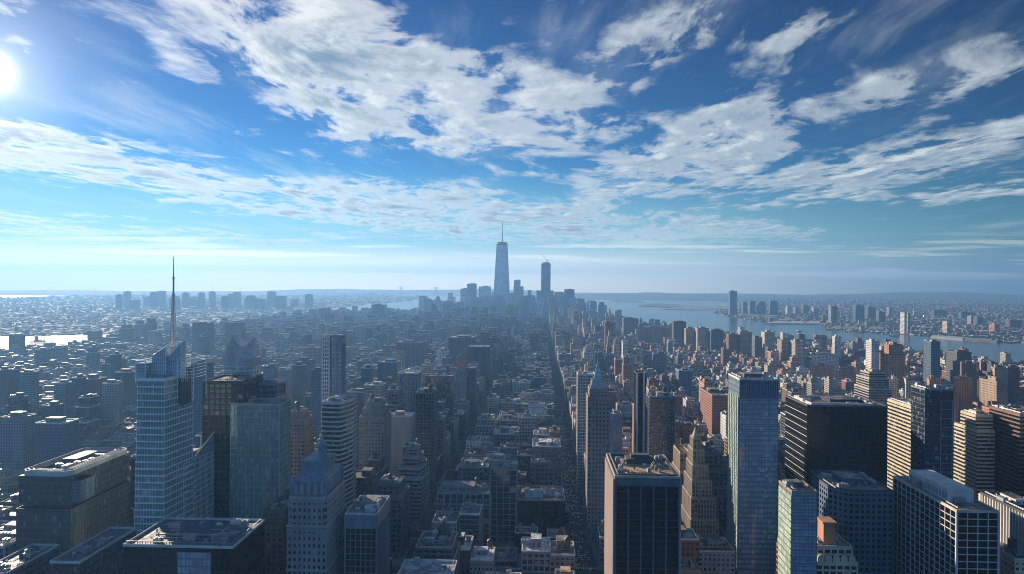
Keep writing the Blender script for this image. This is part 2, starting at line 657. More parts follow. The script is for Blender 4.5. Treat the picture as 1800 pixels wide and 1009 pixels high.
METAL = lambda: plain('dull metal', (0.36, 0.38, 0.40), 0.45, 0.2, 0.6, 0.6)
DARKM = lambda: plain('dark metal', (0.07, 0.075, 0.08), 0.55, 0.2, 0.6, 0.3)
WOOD = lambda: plain('tank wood', (0.15, 0.10, 0.065), 0.9, 0.3, 1.5)


# ------------------------------------------------------------------ things
def thing(name, label, cat, loc, rot=0.0, group=None):
    o = bpy.data.objects.new(name, None)
    o.empty_display_size = 5
    COL.objects.link(o)
    o.location = loc
    o.rotation_euler = (0, 0, rot)
    tag(o, label, cat, group)
    return o


def tag(o, label, cat, group=None):
    o['label'] = label
    o['category'] = cat
    if group:
        o['group'] = group
    return o


PROTO = {}


def proto_mesh(key, fn):
    """Mesh data shared by every copy of a small rooftop piece."""
    if key not in PROTO:
        me_list = fn()
        PROTO[key] = me_list
    return PROTO[key]


def _mesh_only(mb, name, mats):
    o = mb.build(name, mats)
    me = o.data
    bpy.data.objects.remove(o)
    return me


def _tank():
    a, b, c = MB(), MB(), MB()
    a.cyl(0, 0, 3.6, 8.0, 2.1, 14)
    for z in (4.2, 5.4, 6.6, 7.6):
        a.cyl(0, 0, z, z + 0.12, 2.16, 14)
    b.cyl(0, 0, 8.0, 9.6, 2.35, 14, 0, 0.15)
    for sx in (-1, 1):
        for sy in (-1, 1):
            c.tube((sx * 1.5, sy * 1.5, 0), (sx * 1.3, sy * 1.3, 3.6), 0.16, 4)
        c.tube((sx * 1.5, -1.5, 0.4), (sx * 1.3, 1.3, 3.2), 0.09, 4)
        c.tube((-1.5, sx * 1.5, 0.4), (1.3, sx * 1.3, 3.2), 0.09, 4)
    c.box(-1.9, 1.9, -1.9, 1.9, 3.42, 3.6)
    return [('water_tank', _mesh_only(a, 'water_tank', WOOD())), ('tank_roof', _mesh_only(b, 'tank_roof', DARKM())),
            ('tank_frame', _mesh_only(c, 'tank_frame', DARKM()))]


def _unit(k):
    def f():
        a = MB()
        L, W, H = ((4.2, 2.4, 2.2), (6.5, 3.0, 2.8), (3.0, 3.0, 3.4))[k]
        a.box(-L / 2, L / 2, -W / 2, W / 2, 0.35, H)
        a.box(-L / 2 - .1, L / 2 + .1, -W / 2 - .1, W / 2 + .1, H, H + .18)
        a.box(-L / 2 + .3, L / 2 - .3, -W / 2 + .3, W / 2 - .3, 0, 0.35)
        for i in range(int(L / 2)):
            x = -L / 2 + 1.1 + i * 2.0
            a.cyl(x, 0, H + .18, H + .55, .75, 8)
        for i in range(5):
            z = .7 + i * (H - 1) / 5
            a.box(-L / 2 - .06, L / 2 + .06, -W / 2 - .06, W / 2 + .06, z, z + .14)
        return [('cooling_unit', _mesh_only(a, 'cooling_unit', METAL()))]
    return f


def _vent():
    a = MB()
    a.cyl(0, 0, 0, 1.6, .35, 8)
    a.cyl(0, 0, 1.6, 2.0, .6, 8, 0, .2)
    return [('vent_pipe', _mesh_only(a, 'vent_pipe', METAL()))]


def add_piece(root, key, x, y, z, rot=0.0, s=1.0):
    fn = {'tank': _tank, 'unit0': _unit(0), 'unit1': _unit(1), 'unit2': _unit(2), 'vent': _vent}[key]
    lst = proto_mesh(key, fn)
    first = link(lst[0][0], lst[0][1], root, (x, y, z))
    first.rotation_euler = (0, 0, rot)
    first.scale = (s, s, s)
    for nm, me in lst[1:]:
        link(nm, me, first)
    return first


def rooftop(root, poly, z, rnd, kit, wall, roof):
    """Bulkhead, plant room, cooling units, pipes and water tanks on a flat roof."""
    xs = [p[0] for p in poly]
    ys = [p[1] for p in poly]
    x0, x1, y0, y1 = min(xs), max(xs), min(ys), max(ys)
    W, D = x1 - x0, y1 - y0
    if W < 5 or D < 5:
        return
    if 'p' in kit:
        k = kit['p']
        pw, pd, ph = W * rnd.uniform(.35, .55), D * rnd.uniform(.3, .5), k if k > 0 else rnd.uniform(3.5, 6.5)
        cx_, cy_ = rnd.uniform(-.12, .12) * W + (x0 + x1) / 2, rnd.uniform(-.05, .18) * D + (y0 + y1) / 2
        mb = MB()
        q = rect(cx_ - pw / 2, cx_ + pw / 2, cy_ - pd / 2, cy_ + pd / 2)
        mb.prism(q, z + .05, z + ph, 0, 1)
        mb.prism(offset(q, .2), z + ph - .5, z + ph - .1, 0, 0, 0)
        n = max(2, int(pw / 3))
        for i in range(n):
            xa = cx_ - pw / 2 + (i + .25) * pw / n
            mb.box(xa, xa + pw / n * .5, cy_ - pd / 2 - .08, cy_ - pd / 2, z + .8, z + ph * .6, 2)
        mb.build('penthouse', [wall, roof, DARKM()], root)
        if 'p2' in kit:
            mb = MB()
            mb.box(cx_ - pw * .2, cx_ + pw * .25, cy_ - pd * .3, cy_ + pd * .3, z + ph, z + ph + 3.2, 0, 1)
            mb.build('lift_room', [wall, roof], root)
    for i in range(kit.get('u', 0)):
        fx, fy = rnd.uniform(.12, .88), rnd.uniform(.12, .88)
        if 'p' in kit and abs(fx - .5) < .28 and abs(fy - .55) < .28:
            fx = .12 if rnd.random() < .5 else .86
        add_piece(root, 'unit%d' % rnd.randrange(3), x0 + fx * W, y0 + fy * D, z + .05, rnd.choice((0, math.pi / 2)), min(1.0, W / 14 + .3))
    for i in range(kit.get('t', 0)):
        add_piece(root, 'tank', x0 + rnd.uniform(.2, .8) * W, y0 + rnd.uniform(.25, .8) * D, z + (kit.get('tz', .05)), rnd.uniform(0, 1.5), rnd.uniform(.8, 1.05))
    for i in range(kit.get('v', 0)):
        add_piece(root, 'vent', x0 + rnd.uniform(.1, .9) * W, y0 + rnd.uniform(.1, .9) * D, z + .05)
    if kit.get('d'):
        mb = MB()
        xx, yy = x0 + .15 * W, y0 + rnd.uniform(.2, .4) * D
        mb.box(xx, xx + .6 * W, yy, yy + .9, z + .5, z + 1.3)
        mb.box(xx + .6 * W - .9, xx + .6 * W, yy + .9, yy + .35 * D, z + .5, z + 1.28)
        for q in range(4):
            mb.box(xx + q * .15 * W, xx + q * .15 * W + .3, yy + .2, yy + .6, z + .05, z + .5)
        mb.build('duct', METAL(), root)
    if kit.get('a'):
        mb = MB()
        xx, yy = x0 + rnd.uniform(.3, .7) * W, y0 + rnd.uniform(.3, .7) * D
        h = kit['a']
        mb.tube((xx, yy, z), (xx, yy, z + h), .22, 6, 0, .06)
        mb.build('antenna', DARKM(), root)


FOOT = []          # footprints taken by hand-placed buildings (x0, x1, y0, y1)
SHAPES = []        # (root, label phrase, x0, x1, y0, y1, H) for the visibility pass


def roof_parts(root, poly, z, roof, rim, rimh=1.1):
    mb = MB()
    mb.prism(offset(poly, -.06), z - .3, z + .05)
    mb.build('roof', roofm(roof), root)
    mb = MB()
    ring(mb, poly, z - .2, z + rimh, .22, .35)
    mb.build('parapet', rim, root)


STYLE = {   # fh, bay, band_h, pier_w, dp, db
    'curtain': (3.9, 1.9, .55, .14, .16, .10),
    'grid': (3.7, 3.6, .75, .60, .45, .36),
    'bands': (3.8, 6.0, 1.5, 0, .1, .38),
    'piers': (3.8, 2.2, .5, .75, .65, .12),
    'punched': (3.5, 3.1, 1.75, 1.55, .30, .25),
    'loft': (4.0, 4.2, 1.3, 1.0, .35, .25),
    'slab': (3.9, 2.2, .22, .10, .08, .05),
}


def place(px0, px1, ytop, H=None, d=None):
    """World x range, distance and height of a building whose front face spans px0..px1 and tops out at ytop."""
    pm = (px0 + px1) / 2
    v = ray(pm, ytop)
    s = v.z / v.y
    if d is None:
        d = (H - CAM_Z) / s
    H = CAM_Z + s * d
    a, b = ray(px0, ytop), ray(px1, ytop)
    return a.x / a.y * d, b.x / b.y * d, d, H


NOUNS = {'block', 'slab', 'tower', 'hall', 'warehouse', 'building', 'shed', 'loft', 'box', 'roof', 'wing'}


def phr(lb):
    """The short name other labels may call this building by: its label up to the noun."""
    w = lb.split()
    for i, x in enumerate(w):
        if x in NOUNS:
            return 'the ' + ' '.join(w[:i + 1]) if i < 4 else None
    return None


SEED = [11]


def rng():
    SEED[0] += 1
    return random.Random(SEED[0] * 7919)


def tower(label, px0, px1, ytop, H=None, d=None, D=None, st='punched', gl='night', c='tan', roof='tar', rim=None, kit=None, steps=None,
          nm='office_tower', cat='tower', rot=0.0, poly=None, taper=None, over=None, base=0.0, group=None, windows=0, z_from=0.0, phrase=None):
    """One hand-placed building. steps: list of (height share, x scale, y scale, x shift, y shift) from the ground up."""
    x0, x1, d, H = place(px0, px1, ytop, H, d)
    W = x1 - x0
    D = D or max(12.0, W * .9)
    rnd = rng()
    root = thing(nm, label, cat, ((x0 + x1) / 2, d + D / 2, 0), rot, group)
    root['_H'] = H
    g = GLASS[gl]()
    fm = wallm(c)
    rm = wallm(rim) if rim else fm
    fh, bay, bh, pw, dp, db = over if over else STYLE[st]
    P = poly(W, D) if poly else rect(-W / 2, W / 2, -D / 2, D / 2)
    secs = []
    if steps:
        z = base
        for hs, sx, sy, ox, oy in steps:
            q = scale_poly(P, sx, sy, ox * W, oy * D)
            secs.append((q, z, q, H * hs))
            z = H * hs
    else:
        q = scale_poly(P, *taper) if taper else P
        secs.append((P, base, q, H))
    core, fr = MB(), MB()
    for i, (a, za, b, zb) in enumerate(secs):
        core.loft(a, za, b, zb, 0)
        lattice(fr, a, za, b, zb, fh, bay, bh, pw, dp, db)
    core.build('glazing', g, root)
    fr.build('facade_frame', fm, root)
    if base:
        mb = MB()
        mb.prism(offset(P, .3), 0, base)
        mb.build('podium', fm, root)
    for i, (a, za, b, zb) in enumerate(secs):
        last = i == len(secs) - 1
        roof_parts(root, b, zb, roof, rm)
        if last:
            rooftop(root, b, zb, rnd, kit if kit is not None else {'p': 0, 'u': 3, 'v': 2}, fm, roofm(roof))
    if d < 720:
        roof_clutter(root, secs[-1][2], H, rnd)
    if windows:
        a, za, b, zb = secs[0]
        add_windows(root, a, za, zb, fh, bay, bh, pw, windows)
    r = max(W, D) * (0.72 if rot else 0)
    if rot:
        fx = ((x0 + x1) / 2 - r, (x0 + x1) / 2 + r, d + D / 2 - r, d + D / 2 + r)
    else:
        fx = (x0, x1, d, d + D)
    FOOT.append(fx)
    SHAPES.append((root, phrase or phr(label) or '', *fx, H))
    return root, P, H, (x0, x1, d, D)


def roof_clutter(root, poly, z, rnd):
    """Pipe runs, hatches, a rail and a row of vents: what a flat roof gathers over the years."""
    xs, ys = [p[0] for p in poly], [p[1] for p in poly]
    x0, x1, y0, y1 = min(xs) + 1.5, max(xs) - 1.5, min(ys) + 1.5, max(ys) - 1.5
    W, D = x1 - x0, y1 - y0
    if W < 6 or D < 6:
        return
    for k in range(4):
        mb = MB()
        xa, ya = x0 + rnd.uniform(.02, .6) * W, y0 + rnd.uniform(.03, .95) * D
        xb = xa + rnd.uniform(.2, .4) * W
        yb = ya + rnd.choice((-1, 1)) * rnd.uniform(.1, .3) * D
        yb = min(max(yb, y0), y1)
        h = .3 + .05 * k
        mb.tube((xa, ya, z + h), (xb, ya, z + h), .16, 5)
        mb.tube((xb, ya, z + h), (xb, yb, z + h), .16, 5)
        mb.tube((xa, ya, z), (xa, ya, z + h + .1), .2, 5)
        mb.tube((xb, yb, z), (xb, yb, z + h + .9), .2, 5)
        mb.build('roof_pipe', METAL() if k % 2 else DARKM(), root)
    for k in range(3):
        xa, ya = x0 + rnd.uniform(0, .85) * W, y0 + rnd.uniform(0, .85) * D
        s = rnd.uniform(1.2, 2.6)
        mb = MB()
        mb.box(xa, xa + s, ya, ya + s * .8, z + .02, z + .9)
        mb.box(xa - .12, xa + s + .12, ya - .12, ya + s * .8 + .12, z + .9, z + 1.02)
        mb.build('roof_hatch', wallm(rnd.choice(('grey', 'white', 'slate'))), root)
    mb = MB()
    q = rect(x0, x1, y0, y1)
    for i in range(4):
        a, b = Vector(q[i]), Vector(q[(i + 1) % 4])
        n = max(2, int((b - a).length / 2.4))
        for k in range(n):
            c = a.lerp(b, k / n)
            mb.tube((c.x, c.y, z), (c.x, c.y, z + 2.0), .05, 3)
        for h in (1.5, 2.0):
            mb.tube((*a, z + h), (*b, z + h), .06, 3)
    mb.build('rail_lattice', METAL(), root)
    for k in range(5):
        add_piece(root, 'vent', x0 + rnd.uniform(0, 1) * W, y0 + rnd.uniform(0, 1) * D, z + .05, 0, rnd.uniform(.7, 1.1))


def add_windows(root, P, z0, z1, fh, bay, bh, pw, most):
    """The panes that show largest, each its own part; edges 0 (front) and the flank that faces the camera."""
    nfl = max(1, round((z1 - z0) / fh))
    step = (z1 - z0) / nfl
    mats = [glass('pane a', (0.016, 0.022, 0.03), 50, 50, 0, .05, 1.6, tilt=0.02), glass('pane b', (0.035, 0.045, 0.055), 50, 50, 0, .06, 1.6, tilt=0.02),
            plain('blind', (0.30, 0.29, 0.26), .7, .1)]
    cells_ = []
    flank = 1 if root.location.x < 0 else 3
    for k in (0, flank):
        a, b = Vector(P[k]), Vector(P[(k + 1) % len(P)])
        L = (b - a).length
        nb = max(1, round(L / bay))
        e = (b - a).normalized()
        nn = Vector((e.y, -e.x))
        for i in range(nb):
            c = a + (b - a) * ((i + .5) / nb)
            for j in range(nfl):
                z = z0 + (j + .5) * step
                cells_.append((c, nn, e, L / nb - pw, z, step - bh, k))
    cells_.sort(key=lambda t: (-t[4], t[6]))
    meshes = {}
    rnd = rng()
    n = 0
    for c, nn, e, w, z, h, k in cells_:
        q = project(root.location.x + c.x, root.location.y + c.y, z)
        if q is None or not (0 < q[0] < 1800 and 0 < q[1] < 1009):
            continue
        m = rnd.choices((0, 1, 2), (6, 3, 1.2))[0]
        if (k, m) not in meshes:
            mb = MB()
            u, o = e * (w / 2), nn * .07
            p = lambda s, t, zz: (s.x + t.x, s.y + t.y, zz)
            mb.face([p(-u, o, -h / 2), p(u, o, -h / 2), p(u, o, h / 2), p(-u, o, h / 2)])
            mb.face([p(u, o, -h / 2), p(u, o * 0, -h / 2), p(u, o * 0, h / 2), p(u, o, h / 2)])
            mb.face([p(-u, o, h / 2), p(u, o, h / 2), p(u, o * 0, h / 2), p(-u, o * 0, h / 2)])
            meshes[(k, m)] = _mesh_only(mb, 'window', mats[m])
        link('window', meshes[(k, m)], root, (c.x, c.y, z))
        n += 1
        if n >= most:
            break


def simple(label, px0, px1, ytop, H=None, d=None, D=None, c='grey', roof='gravel', nm='tower_block', cat='tower', rot=0.0, kit=None, group=None,
           bay=3.2, fh=3.6, wf=.5, hf=.5, poly=None, steps=None, phrase=None):
    """A building too far off to carry raised frames: walls with windows, roof, parapet, plant room."""
    x0, x1, d, H = place(px0, px1, ytop, H, d)
    W = x1 - x0
    D = D or max(14.0, W * .8)
    rnd = rng()
    root = thing(nm, label, cat, ((x0 + x1) / 2, d + D / 2, 0), rot, group)
    P = poly(W, D) if poly else rect(-W / 2, W / 2, -D / 2, D / 2)
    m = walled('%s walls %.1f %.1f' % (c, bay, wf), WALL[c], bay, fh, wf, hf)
    mb = MB()
    tops = []
    z = 0
    for hs, sx, sy, ox, oy in (steps or [(1, 1, 1, 0, 0)]):
        q = scale_poly(P, sx, sy, ox * W, oy * D)
        mb.loft(q, z, q, H * hs, 0)
        z = H * hs
        tops.append((q, z))
    mb.build('wall', m, root)
    mb = MB()
    for q, z in tops:
        mb.prism(offset(q, -.05), z - .4, z + .05)
        ring(mb, q, z - .3, z + 1.2, .2, .5)
    mb.build('roof', roofm(roof), root)
    if kit is None:
        kit = {'p': 0}
    if kit:
        rooftop(root, tops[-1][0], tops[-1][1], rnd, kit, wallm(c), roofm(roof))
    r = max(W, D) * .6
    fx = (root.location.x - r, root.location.x + r, d + D / 2 - r, d + D / 2 + r) if rot else (x0, x1, d, d + D)
    FOOT.append(fx)
    SHAPES.append((root, phrase or phr(label) or '', *fx, H))
    return root, P, H, (x0, x1, d, D)


# ------------------------------------------------------------------ the setting
def struct(o, kind='structure'):
    o['kind'] = kind
    return o


def ground_mat():
    m, nt, b = new_mat('ground')
    geo = nt.nodes.new('ShaderNodeNewGeometry')
    P = geo.outputs['Position']
    n1 = noise(nt, P, 0.0006, 8.0, 0.6)
    n2 = noise(nt, P, 0.011, 5.0, 0.75)
    c = mixc(nt, n1.smooth(.42, .6), (0.040, 0.046, 0.045), (0.075, 0.085, 0.075))
    c = mixc(nt, n2.smooth(.52, .72) * 0.8, c, (0.20, 0.19, 0.175))
    c = mixc(nt, n2.smooth(.48, .28) * 0.6, c, (0.022, 0.026, 0.025))
    sp = nt.nodes.new('ShaderNodeSeparateXYZ')
    nt.links.new(P, sp.inputs[0])
    far = Sk(nt, sp.outputs[1]).smooth(3600.0, 5200.0)
    c = mixc(nt, far, (0.042, 0.043, 0.046), c)
    nt.links.new(c, b.inputs['Base Color'])
    b.inputs['Roughness'].default_value = 0.9
    return m


def water_mat(name, col, bump, rough=0.10, scale=0.05):
    m, nt, b = new_mat(name)
    geo = nt.nodes.new('ShaderNodeNewGeometry')
    n = noise(nt, geo.outputs['Position'], scale, 5.0, 0.6)
    big = noise(nt, geo.outputs['Position'], 0.0022, 4.0, 0.6).smooth(.3, .7)
    c = mixc(nt, big, tuple(x * .75 for x in col), tuple(x * 1.3 for x in col))
    nt.links.new(c, b.inputs['Base Color'])
    bp = nt.nodes.new('ShaderNodeBump')
    bp.inputs['Strength'].default_value = bump
    bp.inputs['Distance'].default_value = 2.0
    nt.links.new(n.s, bp.inputs['Height'])
    nt.links.new(bp.outputs[0], b.inputs['Normal'])
    b.inputs['Roughness'].default_value = rough
    b.inputs['IOR'].default_value = 1.33
    return m


def gpoly(pts, z=0.0):
    return [ground(x, y, z) for x, y in pts]


def sheet(name, pts, z, mat, kind='structure'):
    mb = MB()
    p = gpoly(pts)
    mb.face([(x, y, z) for x, y in p])
    o = mb.build(name, mat)
    # a concave shore is triangulated from its outline
    import bmesh
    bm = bmesh.new()
    bm.from_mesh(o.data)
    bmesh.ops.triangulate(bm, faces=bm.faces[:])
    for f in bm.faces:
        if f.normal.z < 0:
            f.normal_flip()
    bm.to_mesh(o.data)
    bm.free()
    struct(o, kind)
    return p


mb = MB()
G = 20000.0
mb.face([(x, y, 0) for x, y in circ(0, 0, G, 96)])
struct(mb.build('ground', ground_mat()))

HUDSON_PX = [(1056, 549), (1110, 562), (1180, 577), (1300, 594), (1440, 599), (1560, 614), (1680, 630), (1840, 652),
             (1840, 606), (1760, 603), (1690, 597), (1600, 590), (1560, 588), (1455, 582), (1440, 570), (1350, 569), (1282, 557), (1250, 549),
             (1292, 544), (1300, 532), (1180, 524), (1060, 521), (1000, 522), (1000, 545)]
HARBOR_PX = [(586, 549), (650, 546), (760, 546), (900, 547), (1000, 545), (1000, 521), (900, 517), (800, 515.5), (745, 516), (690, 519), (760, 524), (700, 531), (640, 536), (586, 541)]
EAST_PX = [(-80, 622), (10, 616), (50, 613), (53, 598), (80, 598), (90, 608), (110, 603), (126, 610), (142, 602), (150, 598), (172, 597), (190, 599), (260, 590), (330, 582), (420, 577), (420, 573),
           (300, 577), (190, 588), (130, 589), (60, 592), (-80, 591)]
OCEAN_PX = [(-300, 524), (40, 522.5), (130, 519.5), (190, 516.5), (150, 514.0), (-300, 513)]
river_m = water_mat('river water', (0.035, 0.060, 0.066), 0.55, 0.16)
HUDSON = sheet('river', HUDSON_PX, 0.35, river_m)
HARBOR = sheet('harbor_water', HARBOR_PX, 0.55, river_m)
EAST = sheet('east_river', EAST_PX, 0.35, water_mat('glittering water', (0.03, 0.05, 0.055), 1.0, 0.30, 0.09))
OCEAN = sheet('ocean', OCEAN_PX, 0.8, water_mat('ocean water', (0.03, 0.05, 0.06), 0.9, 0.34, 0.02))


def inside(p, x, y):
    c = False
    j = len(p) - 1
    for i in range(len(p)):
        if (p[i][1] > y) != (p[j][1] > y) and x < (p[j][0] - p[i][0]) * (y - p[i][1]) / (p[j][1] - p[i][1]) + p[i][0]:
            c = not c
        j = i
    return c


def wet(x, y):
    return inside(HUDSON, x, y) or inside(HARBOR, x, y) or inside(EAST, x, y) or inside(OCEAN, x, y)


# low hills along the horizon
def hills():
    rnd = random.Random(5)
    m, nt, b = new_mat('hills')
    geo = nt.nodes.new('ShaderNodeNewGeometry')
    n = noise(nt, geo.outputs['Position'], 0.0012, 6.0, .65).smooth(.35, .65)
    nt.links.new(mixc(nt, n, (0.035, 0.05, 0.04), (0.09, 0.095, 0.08)), b.inputs['Base Color'])
    b.inputs['Roughness'].default_value = .95
    mb = MB()
    for R0, R1, amp, a0, a1 in ((10500, 12500, 45, -.05, .95), (13000, 15500, 75, -.9, .95), (16000, 19300, 115, -1.0, 1.0)):
        nseg, nr = 90, 6
        grid = []
        for i in range(nseg + 1):
            a = a0 + (a1 - a0) * i / nseg
            h = amp * (.45 + .35 * math.sin(a * 9 + R0) + .2 * math.sin(a * 23 + 1.3 * R0)) + rnd.uniform(-8, 8)
            e = min(1, i / 8, (nseg - i) / 8)
            row = []
            for k in range(nr + 1):
                r = R0 + (R1 - R0) * k / nr
                row.append((r * math.sin(a), r * math.cos(a), max(0, h) * e * math.sin(math.pi * k / nr) - 1.5))
            grid.append(row)
        for i in range(nseg):
            for k in range(nr):
                mb.face([grid[i][k], grid[i + 1][k], grid[i + 1][k + 1], grid[i][k + 1]][::-1])
    struct(mb.build('hills', m))


hills()

# islands and piers in the harbour and along the far bank
grass_m = plain('island grass', (0.06, 0.075, 0.045), .95, .4, .02)
quay_m = plain('quay stone', (0.22, 0.21, 0.19), .85, .3, .02)


def land(name, pts, z, mat, kind='structure', lab=None, cat=None):
    mb = MB()
    p = gpoly(pts)
    A = sum(p[i][0] * p[(i + 1) % len(p)][1] - p[(i + 1) % len(p)][0] * p[i][1] for i in range(len(p)))
    if A < 0:
        p = p[::-1]
    mb.prism(p, -0.5, z)
    o = mb.build(name, mat)
    if lab:
        tag(o, lab, cat)
    else:
        struct(o, kind)
    return p


land('island', [(1072, 529.5), (1100, 531), (1132, 532), (1124, 528.5), (1100, 526.5), (1080, 527)], 4, grass_m)
land('island', [(1122, 538.5), (1160, 540), (1200, 541), (1196, 536.5), (1160, 534), (1134, 535)], 5, grass_m)
land('island', [(1166, 544), (1230, 545.5), (1282, 544), (1280, 539), (1220, 538), (1180, 541)], 4, quay_m)
land('pier', [(1345, 569.5), (1455, 570.5), (1457, 566.5), (1360, 565.5)], 6, plain('pier pale roof', (0.42, 0.42, 0.41), .8, .2, .02), lab='long pale pier jutting into the river below the twin bank towers', cat='pier')
land('pier', [(1452, 580), (1552, 581), (1556, 576.5), (1470, 574.5)], 5, quay_m, lab='dark stone pier jutting into the river in front of a blue bank slab', cat='pier')
land('pier', [(1636, 594), (1692, 599), (1694, 595.5), (1640, 591)], 7, plain('pier pale roof', (0.42, 0.42, 0.41), .8, .2, .02), lab='pale shed pier along the far bank below the yellow corner tower', cat='pier')
land('pier', [(1694, 599.5), (1752, 604), (1754, 600), (1698, 596)], 7, quay_m, lab='grey shed pier beside the pale shed pier on the far bank', cat='pier')
land('pier', [(1288, 555.5), (1362, 559.5), (1368, 556), (1300, 552)], 6, quay_m, lab='low stone quay at the foot of the tall blue bank tower', cat='pier')


# ------------------------------------------------------------------ the tall mast tower downtown
def mast_tower():
    bl = at_depth(866.5, 520, 4700)
    br = at_depth(896, 520, 4700)
    tl = at_depth(873.5, 430, 4700)
    tr = at_depth(892.5, 430, 4700)
    cx_ = (bl[0] + br[0]) / 2
    w = (br[0] - bl[0]) / 2
    H = tl[2]
    root = thing('mast_tower', 'tallest tower on the skyline, tapering blue glass faces with a needle mast', 'skyscraper', (cx_, 4700 + w, 0))
    gl = glass('mirror blue glass', (0.48, 0.60, 0.72), 3.0, 4.2, .02, .18, 1.9, tilt=.01)
    b = [(-w, -w), (w, -w), (w, w), (-w, w)]
    t2 = (tr[0] - tl[0]) / 2 * 1.02
    t = [(0, -t2), (t2, 0), (0, t2), (-t2, 0)]
    z0, z1 = 58.0, H
    mb = MB()
    for i in range(4):
        j = (i + 1) % 4
        mb.face([(*b[i], z0), (*b[j], z0), (*t[i], z1)], 0, [(0, z0), (2 * w, z0), (w, z1)])
        mb.face([(*b[j], z0), (*t[j], z1), (*t[i], z1)], 0, [(0, z0), (w, z1), (-w, z1)])
    mb.build('glazing', gl, root)
    mb = MB()
    mb.prism(offset(b, .6), 0, 58, 0, 0)
    mb.build('podium', plain('podium glass', (0.30, 0.34, 0.37), .35, .15, .05), root)
    mb = MB()
    mb.prism(scale_poly(t, 1.02, 1.02), z1 - 1, z1 + 10, 0, 0)
    mb.cyl(0, 0, z1 + 10, z1 + 17, t2 * .85, 20)
    mb.cyl(0, 0, z1 + 17.2, z1 + 20, t2 * .95, 20)
    mb.build('crown_deck', DARKM(), root)
    mb = MB()
    top = at_depth(881, 389, 4700)[2]
    zz = z1 + 20
    n = 6
    for i in range(n):
        a, c = zz + (top - zz) * i / n, zz + (top - zz) * (i + 1) / n
        mb.tube((0, 0, a), (0, 0, c), 4.6 - .55 * i, 8, 0, 4.3 - .55 * i)
        mb.cyl(0, 0, c - 2.5, c - .5, 6.6 - .7 * i, 10)
    mb.build('mast', DARKM(), root)
    for i in range(4):
        mb = MB()
        j = (i + 1) % 4
        mb.tube((*b[i], z0), (*t[i], z1), 1.1, 4)
        mb.tube((*b[j], z0), (*t[i], z1), 1.1, 4)
        mb.build('edge_trim', METAL(), root)
    FOOT.append((cx_ - w, cx_ + w, 4700, 4700 + 2 * w))
    SHAPES.append((root, 'the needle mast tower', cx_ - w, cx_ + w, 4700, 4700 + 2 * w, H))


mast_tower()


